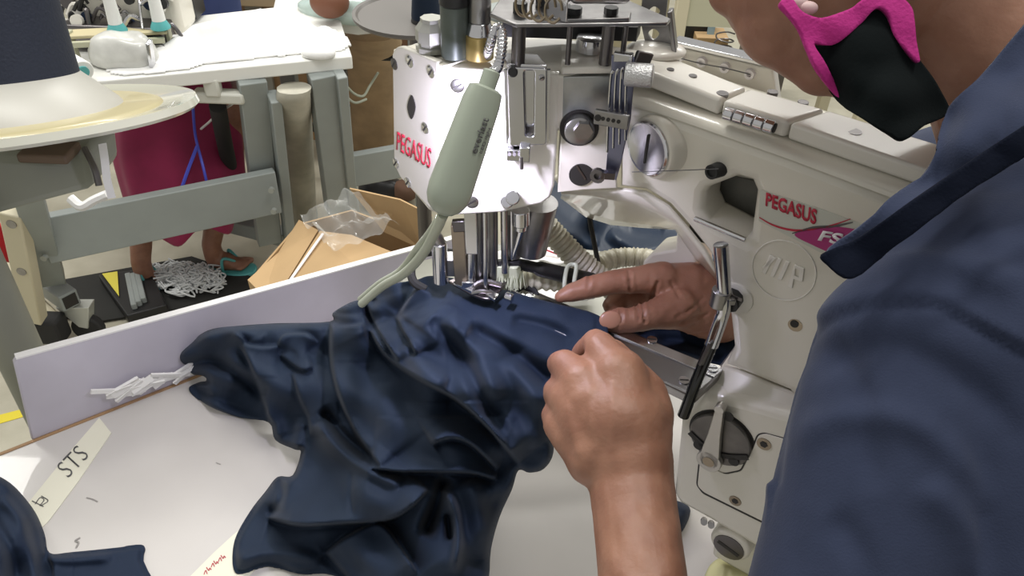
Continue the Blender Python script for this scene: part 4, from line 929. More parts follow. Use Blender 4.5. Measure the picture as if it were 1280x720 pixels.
# earring/bead, mask
def bulge(name, outl, dctrl, m, th, par, step=3, sm=20, label=None):
    f = rbf(dctrl, 3, sm); bm = sheet(smooth2(outl, 4), step, lambda x, y, d: D(x, y, f(x, y)+.0015*noise.noise(V((x*.03, y*.03, 1)))))
    for _ in range(2): bmesh.ops.smooth_vert(bm, verts=[v for v in bm.verts if not v.is_boundary], factor=.5, use_axis_x=True, use_axis_y=True, use_axis_z=True)
    return obj(name, bm, m, par, solid=th, ang=80, label=label)
mk = bulge('face_mask', [(1012, 56), (1042, 48), (1068, 30), (1093, 6), (1112, 20), (1122, 48), (1146, 78), (1166, 108), (1182, 140), (1172, 150), (1150, 160), (1127, 177), (1108, 168), (1080, 150), (1056, 132), (1042, 116), (1026, 86)],
    [(1012, 56, .486), (1093, 6, .470), (1090, 60, .462), (1080, 100, .462), (1127, 175, .458), (1182, 140, .480), (1146, 80, .468), (1042, 116, .490), (1110, 120, .455)], maskm, .004, op, label='black cloth face mask with bright pink binding')
bulge('mask_binding', [(972, 8), (979, 1), (990, 4), (1002, 17), (1030, 24), (1060, 14), (1088, -6), (1112, -8), (1134, 8), (1141, 30), (1143, 56), (1146, 80), (1131, 66), (1116, 44), (1108, 22), (1094, 12), (1076, 30), (1052, 50), (1034, 57), (1016, 58), (1030, 82), (1044, 106), (1051, 128), (1040, 116), (1018, 88), (1006, 62), (996, 38), (984, 22)],
    [(975, 8, .478), (1000, 30, .478), (1093, 0, .463), (1140, 20, .460), (1143, 75, .462), (1016, 57, .478), (1048, 120, .484), (1060, 30, .466)], pinkm, .004, mk)
bm = B(); ell(bm, D(996, 4, .482), (.007, .005, .005)); ell(bm, D(1010, 10, .480), (.006, .004, .004)); obj('ear_loop_knot', bm, mat('pale_pink', (.62, .45, .44), .5), mk)
bm = B(); ell(bm, hd-fdir*.022+UPV*.02, (.098, .104, .104)); obj('hair', bm, mat('black_hair', (.008, .007, .007), .6), op)
for s_ in (-1, 1):
    sd = fdir.cross(UPV).normalized()*s_; bm = B(); ell(bm, hd+fdir*.088+sd*.032+UPV*.012, (.012, .012, .012)); obj('eye', bm, mat('eye_white', (.7, .68, .64), .2), op)
# --- shirt
bm = B()
upm = shL+(el_l-shL)*.80
Cp(bm, [(1128, 520, .452, 126), (1172, 420, .455, 112)]) 
capsule(bm, D(1126, 520, .452), .058, upm, .054); capsule(bm, D(1150, 440, .452), .056, D(1290, 300, .47), .052); capsule(bm, D(1290, 300, .47), .052, nb, .058); capsule(bm, nb+V((.02, 0, -.03)), .066, chest, .125)
capsule(bm, D(1150, 470, .46), .062, chest, .12); capsule(bm, shR, .068, chest, .12); capsule(bm, shR, .066, shR+(el_r-shR)*.6, .06); capsule(bm, chest, .13, pelvis, .142); capsule(bm, D(1250, 420, .47), .09, D(1260, 700, .47), .10)
seam = smooth2([(968, 600), (978, 540), (987, 492), (998, 446), (1015, 420), (1039, 399), (1086, 383), (1130, 379), (1173, 383), (1214, 405), (1290, 444)], 4, closed=False)
yoke = smooth2([(1190, 398), (1200, 350), (1230, 290), (1290, 240)], 4, closed=False)
fl1 = [smooth2(p, 4, closed=False) for p in ([(1000, 470), (1100, 430), (1200, 470), (1290, 560)], [(990, 560), (1060, 520), (1160, 540), (1240, 640)], [(1030, 420), (1080, 500), (1090, 620)], [(1150, 600), (1200, 660), (1230, 760)], [(1040, 640), (1080, 700), (1090, 760)], [(1100, 340), (1180, 330), (1290, 360)])]
def shirt_fn(q, n):
    if q.dot(Fw) < .2 or n.dot(q) > 0: return V((0, 0, 0))
    x, y = proj(q); h = 0
    if not (900 < x < 1400 and 100 < y < 850): return V((0, 0, 0))
    s, t = sdist(x, y, seam)
    if abs(s) < 60: h += .0050*(1-sstep(-8, 8, s))*math.exp(-max(0, -s)/26) - .0034*math.exp(-(s/6.5)**2)
    s, t = sdist(x, y, yoke); h -= .0006*math.exp(-(s/4)**2)
    for i, f in enumerate(fl1):
        s, t = sdist(x, y, f); e = max(0, min(1, t/.2, (1-t)/.2)); h += (.0045 if i % 2 else -.0035)*e*math.exp(-(s/20)**2)
    return n*(h+.002*noise.noise(V((x*.008, y*.008, 0))))
remeshed('polo_shirt', bm, .0030, shirtm, op, 22, fn=shirt_fn)
bulge('collar', [(1030, 318), (1062, 348), (1100, 318), (1150, 278), (1210, 232), (1300, 170), (1310, 0), (1280, 30), (1240, 78), (1205, 118), (1180, 150), (1172, 185), (1150, 222), (1110, 254), (1072, 284)],
    [(1030, 318, .418), (1062, 348, .412), (1150, 278, .400), (1300, 170, .395), (1310, 0, .44), (1240, 78, .44), (1180, 150, .44), (1150, 222, .428), (1220, 180, .405)], shirtm, .004, op, 3.5)
bulge('collar_fold_shadow', [(1026, 318), (1034, 332), (1064, 349), (1110, 314), (1160, 276), (1220, 232), (1310, 172), (1312, 140), (1250, 176), (1190, 216), (1140, 250), (1098, 280), (1060, 304)],
    [(1030, 318, .410), (1062, 348, .404), (1150, 270, .392), (1300, 160, .387), (1220, 210, .391)], collarshadem, .003, op, 3, label='dark strip standing for the lower collar fold and its shadow')  # dark strip paints in the collar's lower fold and its shadow
bm = B()
for s_, kn, ft_ in ((-1, V((.12, .30, -1.0)), V((.14, .34, -1.66))), (1, V((.30, .62, -1.0)), V((.30, .66, -1.66)))):
    hp = pelvis+V((0, .09*s_, 0)); capsule(bm, hp, .105, kn, .078); capsule(bm, kn, .075, ft_, .06)
remeshed('trousers', bm, .012, navy2, op, 6)
# =============================================================== the factory floor behind (far frame)
far()
def vert(name, xy, z0, z1, w, d, m, par, dirv=(1, 0, 0)):
    bm = B(); dv = V(dirv).normalized(); dn_ = V((-dv.y, dv.x, 0)); box(bm, (xy[0], xy[1], (z0+z1)/2), (w, d, z1-z0), (dv, dn_, UPV)); return obj(name, bm, m, par, bevel=.003)
# ---- table A
ta = thing('sewing_table', (-.9, 2.0, 0), 'white topped factory table with grey steel legs and crossbar, loaded with bright white cloth', 'table')
tA = [Z(60, 112, .78), Z(440, 70, .78), Z(338, 38, .78), Z(150, 8, .78), Z(-40, 10, .78)]
tA = [V((-1.16, 1.735, .78)), Z(440, 70, .78), Z(440, 70, .78)+V((-.13, .42, 0)), V((-1.35, 2.05, .78))]
bm = B(); prism(bm, [p for p in tA], (0, 0, -.036)); obj('table_top', bm, lam, ta, bevel=.004)
dA = (tA[1]-tA[0]).normalized(); nA = V((-dA.y, dA.x, 0))
bL, bR = Z(62, 300, .40), Z(345, 240, .40)
bm = B(); bar(bm, Z(52, 300, .40), Z(347, 238, .40), .03, .135); obj('crossbar', bm, greyp, ta, bevel=.003)
dB = (bR-bL).normalized(); nB = V((-dB.y, dB.x, 0))
r325 = Z(331, 160, .60); l62 = Z(60, 320, .33)
bm = B(); bar(bm, Z(314, 98, .745), Z(336, 300, .16), .07, .045, up=nB); obj('leg', bm, greyp, ta, bevel=.003)
bm = B(); bar(bm, Z(342, 120, .70)+nB*.0, Z(362, 300, .16), .028, .055, up=nB); obj('leg', bm, greyp, ta, bevel=.003)
bm = B(); bar(bm, Z(20, 190, .745), Z(66, 348, .22), .06, .05, up=nB); obj('leg', bm, greyp, ta, bevel=.003)
ft = Z(88, 376, .17); fd = (ft-Z(30, 335, .17)).normalized()
bm = B(); bar(bm, ft-fd*.45, ft, .052, .052); tf = obj('foot_tube', bm, greyp, ta, bevel=.004)
bm = B(); bar(bm, ft-fd*.001, ft+fd*.0012, .038, .038); obj('tube_mouth', bm, hole, tf)
bm = B(); bar(bm, Z(275, 275, .14), Z(372, 300, .14), .05, .05); obj('foot_tube', bm, greyp, ta, bevel=.004)
cp = Z(100, 392, .10)
bm = B(); prism(bm, [cp+V((-.05, -.02, .035)), cp+V((.045, -.02, .04)), cp+V((.02, -.02, -.04)), cp+V((-.005, -.02, -.035))], (0, .04, 0)); obj('caster_fork', bm, mat('pale_metal2', (.6, .62, .58), .4, .5), ta, bevel=.002)
bm = B(); cyl(bm, cp+V((.01, -.014, -.05)), cp+V((.01, .014, -.05)), .045, n=24); obj('caster_wheel', bm, blackr, ta, bevel=.006)
for k, (x, y) in enumerate(((58, 283), (61, 315), (342, 232), (345, 258))): bm = B(); p = Z(x, y, .40+(-.03 if k % 2 else .03)); cyl(bm, p-V((0, .03, 0)), p-V((0, .018, 0)), .008, n=12); obj('bolt', bm, mat('grey_bolt', (.38, .40, .38), .4, .4), ta)
# ---- frame of the neighbouring table
tf2 = thing('table_frame', (-.4, 2.2, 0), 'grey steel leg and crossbar frame standing between the white table and the machine head', 'table frame')
bm = B(); bar(bm, Z(402, 90, .745), Z(422, 262, .25), .07, .05, up=nB); obj('leg', bm, greyp, tf2, bevel=.003)
bm = B(); bar(bm, Z(424, 90, .745), Z(443, 300, .1), .028, .055, up=nB); obj('leg', bm, greyp, tf2, bevel=.003)
bm = B(); bar(bm, Z(424, 215, .38), Z(560, 190, .38), .03, .105); obj('crossbar', bm, greyp, tf2, bevel=.003)
# ---- sack column
def sect(rows, m, name, label, cat, depth_ratio=.9, zt_=None, n=22, par=None, wob=0, seed=0):
    """upright soft body from traced rows: (y px, left px, right px, z)"""
    L = []
    for (y, xl, xr, z) in rows:
        a, b = Z(xl, y, z), Z(xr, y, z); c = (a+b)/2; r = (b-a).length/2; rg = []
        for i in range(n):
            t = 2*math.pi*i/n; k = 1+wob*noise.noise(V((math.cos(t)*2.2, math.sin(t)*2.2, z*7+seed)))
            rg.append(c+V((math.cos(t)*r*k, r*depth_ratio+math.sin(t)*r*depth_ratio*k, 0)))
        L.append(rg)
    bm = B(); loft(bm, L); o = obj(name, bm, m, par, ang=70)
    if par is None: tag(o, label, cat)
    return o
sect([(118, 341, 385, .72), (128, 340, 384, .70), (180, 346, 387, .48), (240, 354, 391, .22), (290, 362, 393, .0)], mat('grey_sack', (.50, .48, .40), .7, noise_scale=14, noise_amt=.25, bump=.5, bump_scale=25), 'waste_sack', 'tall pale grey sack tube standing between the two grey table legs', 'sack', wob=.06)
# ---- second table
tb2 = thing('sewing_table', (-.3, 2.4, 0), 'white topped table farther back, carrying a pale teal plastic bundle', 'table')
z2 = .76
bm = B(); prism(bm, [Z(340, 16, z2), Z(446, 30, z2), Z(530, 22, z2), Z(545, -40, z2), Z(350, -30, z2)], (0, 0, -.034)); obj('table_top', bm, lam, tb2, bevel=.004)
bm = B(); bar(bm, Z(350, 48, .66), Z(426, 58, .66), .02, .09); obj('apron', bm, greyp, tb2, bevel=.003)
for x, y in ((352, 34), (415, 46), (520, 40)): p = Z(x, y, .70); vert('leg', (p.x, p.y), 0, .72, .05, .04, greyp, tb2)
bm = B(); tube(bm, [Z(375, 22, z2+.003), Z(372, 30, z2+.002), Z(374, 42, .70), Z(378, 58, .64)], .006, 8); c_ = obj('cable', bm, black); tag(c_, 'black cable hanging over the edge of the farther white table', 'cable')
bm = B(); ell(bm, Z(440, 8, z2+.03), (.16, .09, .06), n=26)
for v in bm.verts: v.co += V((0, 0, .02*noise.noise(v.co*14))); v.co.z = max(v.co.z, z2+.001)
o = obj('plastic_bundle', bm, mat('teal_film', (.50, .62, .58), .25, coat=.4, noise_scale=20, noise_amt=.2)); tag(o, 'pale teal plastic wrapped bundle on the farther white table', 'bundle')
bm = B(); ell(bm, Z(412, 2, z2+.08), (.055, .05, .045)); o = obj('brown_pouch', bm, mat('brown_leather', (.16, .06, .03), .6)); tag(o, 'dark brown rounded pouch on top of the teal plastic bundle', 'pouch')
bm = B(); cyl(bm, Z(444, 24, z2), Z(444, 24, z2)+UPV*.16, .009, n=12); o = obj('thread_post', bm, cablem); tag(o, 'pale green upright rod beside the teal plastic bundle', 'rod')
# brown sack under second table
sect([(52, 425, 492, .64), (62, 418, 500, .60), (78, 424, 496, .52), (92, 416, 505, .46), (130, 420, 512, .30), (170, 424, 512, .14), (192, 428, 510, .04), (198, 432, 505, .0)], mat('brown_sack', (.52, .36, .21), .55, noise_scale=10, noise_amt=.3, bump=.8, bump_scale=18), 'brown_sack', 'large crinkled brown sack standing under the farther white table', 'sack', .7, wob=.07)
for k, pts in enumerate(([(430, 82, .60), (440, 98, .55), (452, 108, .52), (466, 104, .52)], [(436, 80, .60), (450, 96, .55), (462, 100, .53), (470, 88, .54), (480, 72, .58)], [(425, 96, .58), (432, 108, .52), (446, 112, .5)])):
    bm = B(); tube(bm, [Z(*p)-V((0, .12, 0)) for p in pts], .004, 7); o = obj('cable', bm, [cablem, cablem, black][k]); tag(o, ['pale cable dangling beside the brown sack', 'pale cable looping in front of the brown sack', 'black cable dangling beside the grey leg and brown sack'][k], 'cable')
bm = B(); box(bm, Z(424, 100, .58), (.05, .04, .07)); o = obj('switch_box', bm, black, bevel=.006); tag(o, 'small black switch box on the grey leg beside the brown sack', 'switch box')
# ---- white cloth heap on table A
bm = B(); bmesh.ops.create_grid(bm, x_segments=70, y_segments=44, size=1)
hc = Z(322, 66, .78); lumps = [(-.24, .02, .13, .05), (-.10, .03, .09, .085), (.03, .05, .10, .095), (.12, .02, .08, .05), (-.34, .08, .12, .03), (.17, -.02, .06, .045)]
for v in bm.verts:
    x, y = v.co.x*.34-.06, v.co.y*.13
    h = sum(a*math.exp(-((x-cx)**2+(y-cy)**2*2)/s**2) for cx, cy, s, a in lumps)
    rim = min(1, (1-abs(v.co.x))*5, (1-abs(v.co.y))*5)
    h = h*rim*(.85+.6*noise.noise(V((x*18, y*18, 0)))) ; p = hc+dA*x+nA*(y+.03); v.co = V((p.x, p.y, .781+max(0, h*.62)))
bmesh.ops.delete(bm, geom=[f for f in bm.faces if max(v.co.z for v in f.verts) < .786], context='FACES')
o = obj('cloth_heap', bm, whitecloth, solid=.004); tag(o, 'heap of bright white cloth on the nearer factory table', 'cloth heap')
cb_ = Z(398, 66, .79); bm = B(); ell(bm, cb_, (.045, .03, .02)); 
for v in bm.verts: v.co.z = max(v.co.z, .781)
o = obj('cloth_roll', bm, whitecloth); tag(o, 'small rolled white cloth at the right end of the white table', 'cloth roll')
# bag, spool
bm = B(); c = Z(148, 84, .79); ell(bm, c+V((0, .04, .02)), (.085, .05, .055), n=26)
for v in bm.verts: v.co += V((0, 0, .015*noise.noise(v.co*22))); v.co.z = max(v.co.z, .781)
o = obj('plastic_bag', bm, mat('clear_bag', (.66, .66, .62), .3, coat=.4, noise_scale=25, noise_amt=.2)); tag(o, 'translucent plastic bag of white thread on the table edge', 'bag')
sp_ = thing('thread_cone', Z(104, 92, .80), 'white thread cone with teal core lying on its side beside the plastic bag', 'thread cone')
bm = B(); p0, p1 = Z(88, 76, .82), Z(103, 90, .81); cyl(bm, p0, p1, .020, .028, n=22); obj('thread', bm, wthread, sp_, bevel=.003)
bm = B(); dd = (p1-p0).normalized(); cyl(bm, p1, p1+dd*.004, .015, n=18); obj('cone_core', bm, teal, sp_)
# ---- machine behind on table A with rack and cones
bgm = thing('overlock_machine', Z(150, 60, .78), 'cluttered pale overlock machine standing on the white table behind the thread rack', 'sewing machine')
bgm.location.z = .78
mb_ = Z(150, 62, .80)+V((0, .10, 0))
bm = B(); box(bm, mb_+V((-.02, .05, .10)), (.30, .12, .20)); obj('machine_body', bm, enamel, bgm, bevel=.02, seg=3)
bm = B(); box(bm, mb_+V((-.02, -.03, .02)), (.26, .10, .06)); obj('machine_bed', bm, dsteel, bgm, bevel=.006)
random.seed(11)
for k in range(64):
    x = random.uniform(84, 216); y = random.uniform(-4, 36) if k % 4 else random.uniform(56, 64); p = D(x, y, 2.06+random.uniform(-.05, .0)); m_ = random.choice([dsteel, chrome, black, steel, enamel2, black, navy2])
    bm = B(); r = random.uniform(.008, .020); q = p+V((random.uniform(-.05, .05), random.uniform(-.02, .02), random.uniform(-.05, .05)))
    p.z = max(p.z, .80); q.z = max(q.z, .80)
    if k % 3 == 0: cyl(bm, p, p+V((0, -.012, .002)), r, n=14)
    else: tube(bm, [p, (p+q)/2+V((0, 0, .02)), q], r*.35, 7, 4)
    obj(['thread_guide', 'tension_disc', 'lever'][k % 3], bm, m_, bgm)
bm = B(); p = Z(182, 74, .79); cyl(bm, p-V((0, .0, 0)), p-V((0, .012, 0)), .013, n=18); obj('fixing_wheel', bm, black, bgm)
bm = B(); bar(bm, Z(186, 52, .86), Z(191, 84, .785), .010, .022, up=(0, 1, 0)); obj('chrome_guard', bm, chrome, bgm, bevel=.002)
for k, (x, col) in enumerate(((180, navy2), (196, maroon), (170, navy2))):
    bm = B(); ell(bm, D(x, 14+k*8, 2.10+.03*k), (.035, .02, .05)); obj('cloth_cover', bm, col, bgm)
rk = thing('thread_rack', Z(150, 60, .78), 'yellowish two-bar thread rack with two white cones above the white table', 'thread rack'); rk.location.z = .78
yb = mat('yellow_bar', (.50, .44, .27), .5)
ra, rb = D(86, 43, 1.95), D(208, 37, 2.03); rc_, rd_ = D(88, 56, 1.93), D(206, 50, 2.01)
bm = B(); bar(bm, ra, rb, .05, .008); obj('upper_bar', bm, yb, rk, bevel=.002)
bm = B(); bar(bm, rc_, rd_, .012, .014); obj('lower_bar', bm, mat('olive_bar', (.42, .42, .30), .5), rk, bevel=.002)
for p in (ra, rb): bm = B(); bar(bm, V((p.x, p.y, .78)), p+UPV*.01, .02, .016); obj('rack_post', bm, mat('olive_bar', (.4, .4, .3)), rk, bevel=.002)
bm = B(); cyl(bm, D(170, -30, 2.0), D(178, 36, 2.0), .003, n=8); obj('rack_rod', bm, chrome, rk)
for k, (x, y, d) in enumerate(((147, 39, 1.97), (201, 35, 2.0))):
    cn = thing('thread_cone', D(x, y, d), ['left white thread cone with teal foot on the yellowish rack', 'right white thread cone with teal foot on the yellowish rack'][k], 'thread cone', 'white thread cones on the rack')
    b_ = D(x, y, d); bm = B(); lathe(bm, b_, UPV, [(0, .024), (.004, .024), (.022, .015)], 24); obj('cone_foot', bm, teal, cn)
    bm = B(); lathe(bm, b_+UPV*.020, UPV, [(0, .0165), (.14, .010)], 24); obj('thread', bm, wthread, cn)
# ---- tan cabinet + far clutter row
def simple(name, bm, m, label, cat, **k): o = obj(name, bm, m, None, **k); tag(o, label, cat); return o
pb = lambda x, y, z: Z(x, y, z)
cbn = thing('plywood_cabinet', (-1.03, 3.1, 0), 'tan plywood cabinet standing behind the white table with a grey upright', 'cabinet')
q = V((-1.03, 3.0, 0)); bm = B(); box(bm, q+V((0, .15, .29)), (.40, .3, .58)); obj('side_panel', bm, wood, cbn, bevel=.004)
bm = B(); box(bm, q+V((.02, -.012, .29)), (.06, .02, .58)); obj('upright', bm, mat('grey_upright', (.32, .31, .27), .6), cbn)
bm = B(); box(bm, q+V((.12, .12, .60)), (.72, .4, .045)); obj('worktop', bm, mat('pale_wood', (.58, .44, .26), .5), cbn, bevel=.004)
cb2 = thing('plywood_cabinet', (-.62, 3.2, 0), 'brown fronted cabinet farther back, right of the tan plywood one', 'cabinet')
q = V((-.62, 3.12, 0)); bm = B(); box(bm, q+V((0, .15, .28)), (.34, .3, .56)); obj('side_panel', bm, mat('brown_board', (.22, .12, .07), .6, noise_scale=8, noise_amt=.3), cb2, bevel=.004)
bm = B(); box(bm, q+V((0, -.01, .42)), (.25, .02, .18)); obj('machine_recess', bm, black, cb2)
for k in range(7): bm = B(); p = q+V((random.uniform(-.1, .1), -.03, random.uniform(.36, .50))); cyl(bm, p, p+V((random.uniform(-.05, .05), 0, random.uniform(-.05, .05))), .009, n=8); obj('machine_part', bm, random.choice([steel, dsteel]), cb2)
bm = B(); box(bm, Z(222, 30, .80)+V((-.02, .1, .03)), (.10, .08, .08)); simple('control_box', bm, black, 'black control box behind the right thread cone, in front of the tan cabinet', 'control box', bevel=.004)
for k, (x, z, h, mm, l) in enumerate(((-1.75, 2.9, .9, wood, 'tan'), (.05, 3.3, .8, lam, 'white'), (.95, 3.1, .78, mat('cream_table', (.72, .70, .55), .5), 'cream'))):
    t = thing('factory_table', (x, z, 0), ['tan boarded table at the far left behind the big thread cone', 'white factory table far behind the machine head posts', 'cream factory table behind the perforated bracket, upper right'][k], 'table')
    bm = B(); box(bm, V((x, z, h)), (.9, .5, .04)); obj('table_top', bm, mm, t, bevel=.004)
    bm = B(); box(bm, V((x, z-.20, h-.12)), (.8, .02, .16)); obj('apron', bm, mat('cream_apron', (.50, .49, .36), .6), t)
    for a in (-.38, .38):
        for b in (-.2, .2): vert('leg', (x+a, z+b), 0, h-.02, .045, .045, creamp, t)
# things on the far cream table
for k, (dx, c, l) in enumerate(((-.20, mat('orange_cloth', (.65, .30, .06), .8), 'orange'), (-.10, mat('red_cloth', (.55, .04, .05), .8), 'red'), (.02, mat('violet_cloth', (.10, .06, .30), .8), 'violet'))):
    bm = B(); ell(bm, V((.85+dx, 2.92+k*.01, .82)), (.09, .05, .028))
    for v in bm.verts: v.co.z = max(.801, v.co.z+.01*noise.noise(v.co*30))
    simple('cloth_bundle', bm, c, l+' cloth bundle on the cream table at upper right', 'cloth bundle')
sp0 = Z(907, 42, .30)
bm = B(); tube(bm, [sp0+V((.042*math.cos(t*1.2), .042*math.sin(t*1.2), -.006*t)) for t in range(48)], .0035, 6, 3); simple('coil_spring', bm, dsteel, 'dark coiled cord standing behind the rear thread rail', 'coiled cord')
bm = B(); p = Z(885, 58, .2); box(bm, V((p.x, p.y, .2)), (.03, .02, .4)); simple('blue_rod', bm, mat('pale_blue', (.35, .52, .66), .4), 'pale blue strip standing left of the dark coiled cord', 'strip')
bm = B(); p = Z(862, 58, .16); box(bm, V((p.x, p.y, .16)), (.18, .14, .32)); simple('motor_box', bm, black, 'black motor box under the cream table, left of the pale blue strip', 'motor')
bm = B(); p = Z(882, 74, .13); box(bm, V((p.x, p.y, .13)), (.15, .14, .26)); simple('carton', bm, cardboard, 'small brown carton just left of the coiled cord', 'carton', bevel=.003)
bm = B(); p = Z(950, 88, .13); box(bm, V((p.x, p.y, .13)), (.2, .14, .26)); simple('motor_box', bm, dsteel, 'dark grey motor box right of the coiled cord, behind the chin', 'motor', bevel=.006)
# ---- disc stand with navy cones (top centre)
ds = thing('thread_stand', D(520, 30, 1.1), 'dark round thread tray behind the machine head carrying a navy cone', 'thread stand')
bm = B(); c = D(520, 22, 1.12); lathe(bm, c, UPV, [(0, .085), (.003, .088), (.007, .088), (.007, .083), (.004, .08), (.004, .0)], 48); obj('tray_disc', bm, mat('smoky_disc', (.14, .13, .12), .4), ds)
bm = B(); cyl(bm, V((c.x, c.y, 0)), c, .012, n=14); obj('stand_pole', bm, dsteel, ds)
def cone(b_, r0, h, m, label, par=None):
    cn = thing('thread_cone', b_, label, 'thread cone'); bm = B(); lathe(bm, b_+UPV*.004, UPV, [(0, r0), (.003, r0*1.02), (h, r0*.6)], 28); obj('thread', bm, m, cn)
    bm = B(); lathe(bm, b_, UPV, [(0, r0*1.05), (.005, r0*.98)], 28); obj('cone_foot', bm, black, cn); bm = B(); cyl(bm, b_+UPV*(h+.004), b_+UPV*(h+.018), r0*.5, n=18); obj('cone_tip', bm, blackr, cn)
cone(D(533, 28, 1.10)+V((0, 0, .003)), .020, .11, navy, 'navy thread cone on the dark round tray behind the grey post')
cone(D(644, 14, 1.25), .014, .08, navy, 'small navy thread cone behind the guide plate at top centre')
bm = B(); pc = D(644, 14, 1.25); lathe(bm, V((pc.x, pc.y, 0)), UPV, [(0, .09), (.02, .09), (.022, .012), (pc.z-.006, .012), (pc.z-.004, .05), (pc.z, .05)], 30); simple('cone_holder', bm, greyp, 'grey pole with a small round tray holding the small navy cone', 'cone holder')
bm = B(); box(bm, Z(478, 62, .55), (.12, .10, .05)); simple('dark_bundle', bm, black, 'dark bundle under the round thread tray, left of the machine head', 'bundle', bevel=.015)
# far machine parts behind head
fm = thing('far_sewing_machine', (.05, 3.3, .82), 'pale sewing machine seen far behind the head posts under the guide plate', 'sewing machine')
for k in range(14):
    p = V((random.uniform(-.3, .4), random.uniform(3.1, 3.45), .82+random.uniform(.02, .16))); bm = B(); box(bm, p, (random.uniform(.05, .16), .05, random.uniform(.02, .08))); obj('machine_part', bm, random.choice([enamel2, steel, black, whitecloth]), fm, bevel=.004)
# ---- under table A: knee rod, bracket, red garment
kr = thing('knee_lifter', Z(275, 120, .70), 'black knee lifter rod with a white bracket hanging under the white table', 'knee lifter')
bm = B(); tube(bm, [Z(272, 132, .66), Z(280, 175, .50), Z(290, 222, .34)], .022, 14); obj('rod', bm, blackr, kr)
bm = B(); box(bm, Z(291, 224, .33), (.055, .05, .03)); obj('rod_foot', bm, black, kr, bevel=.005)
bm = B(); box(bm, Z(275, 120, .70), (.13, .04, .03)); box(bm, Z(266, 108, .73), (.04, .03, .05)); obj('bracket', bm, mat('white_paint', (.62, .62, .56), .5), kr, bevel=.006)
bm = B(); tube(bm, [Z(195, 170, .50), Z(228, 177, .47), Z(255, 158, .52), Z(275, 140, .60), Z(292, 128, .66), Z(292, 116, .70)], .0035, 6); simple('cable', bm, whitecloth, 'thin white cable sagging in front of the maroon skirt', 'cable')
for k, (x0, x1, y, z) in enumerate(((222, 322, 108, .66), (335, 380, 100, .66))):
    bm = B(); a, b = Z(x0, y, z)+V((0, .25, 0)), Z(x1, y-4, z)+V((0, .25, 0)); capsule(bm, a, .07, b, .06)
    for v in bm.verts: v.co += V((0, 0, .012*noise.noise(v.co*15)))
    simple('red_garment', bm, mat('crimson_cloth', (.33, .012, .04), .8), ['crimson garment bundle hanging under the white table beside the knee lifter', 'crimson garment bundle under the white table right of the grey leg'][k], 'garment')
# dark cluttered machines under the tables
random.seed(21)
cl = thing('treadle_motor', (-.75, 2.75, 0), 'dim motor and treadle linkage on the floor beneath the white table, beside the skirt', 'motor')
for k in range(22):
    x = random.uniform(270, 400); y = random.uniform(125, 240); p = Z(x, y, .05)+V((0, random.uniform(.0, .3), random.uniform(.02, .3))); bm = B()
    if k % 2: box(bm, p, (random.uniform(.04, .12), .05, random.uniform(.02, .06)))
    else: cyl(bm, p, p+V((.0, -.03, .0)), random.uniform(.015, .04), n=14)
    obj(['pulley', 'linkage'][k % 2], bm, [black, enamel2, dsteel, creamp, black][k % 5], cl, bevel=.003)
# ---- mat, pedal, tape heap
mt = [Z(75, 352, .004), Z(240, 322, .004), Z(322, 350, .004), Z(318, 372, .004), Z(120, 404, .004), Z(80, 398, .004)]
bm = B(); prism(bm, mt, (0, 0, .006)); simple('rubber_mat', bm, mat('black_mat', (.022, .022, .020), .85, bump=.6, bump_scale=90), 'black rubber floor mat under the bare feet and treadle', 'mat', smooth=False)
pd_ = thing('foot_pedal', Z(155, 375, .01), 'black foot pedal unit with a yellow triangle on the rubber mat', 'pedal')
pp = [Z(122, 342, .05), Z(186, 334, .05), Z(208, 380, .05), Z(158, 394, .05)]
bm = B(); prism(bm, [V((p.x, p.y, .012)) for p in pp], (0, 0, .035)); obj('pedal_base', bm, black, pd_, bevel=.004)
bm = B(); prism(bm, [Z(128, 343, .05), Z(147, 340, .05), Z(149, 371, .05)], (0, 0, .003)); obj('yellow_triangle', bm, mat('yellow_paint', (.75, .66, .08), .5), pd_, smooth=False)
for k in range(3):
    bm = B(); a, b = Z(160+k*6, 344, .055), Z(168+k*6, 384-k*4, .055); bar(bm, a, b, .016, .022); obj('pedal_bar', bm, greyp, pd_, bevel=.003)
tp0 = Z(232, 352, .012); random.seed(4)
bm = B()
for k in range(110):
    a = random.uniform(0, 6.28); r = random.random()**.6; c = tp0+V((math.cos(a)*r*.13, math.sin(a)*r*.07, .012+.03*(1-r)*random.random()))
    P = [c+V((random.uniform(-.035, .035), random.uniform(-.03, .03), random.uniform(-.008, .014))) for _ in range(7)]
    for p in P: p.z = max(p.z, .014)
    tube(bm, P, .0028, 5, 4)
simple('tape_heap', bm, mat('white_tape', (.66, .68, .68), .6), 'tangle of white tape trimmings on the black rubber mat', 'tape heap')
# ---- carton with plastic
ct = thing('carton', Z(400, 300, .0), 'open brown cardboard carton with clear plastic wrap behind the side board', 'carton')
ck0, ck1, ck2, ck3 = Z(310, 350, .36), Z(380, 395, .36), Z(560, 330, .36), Z(440, 262, .36)
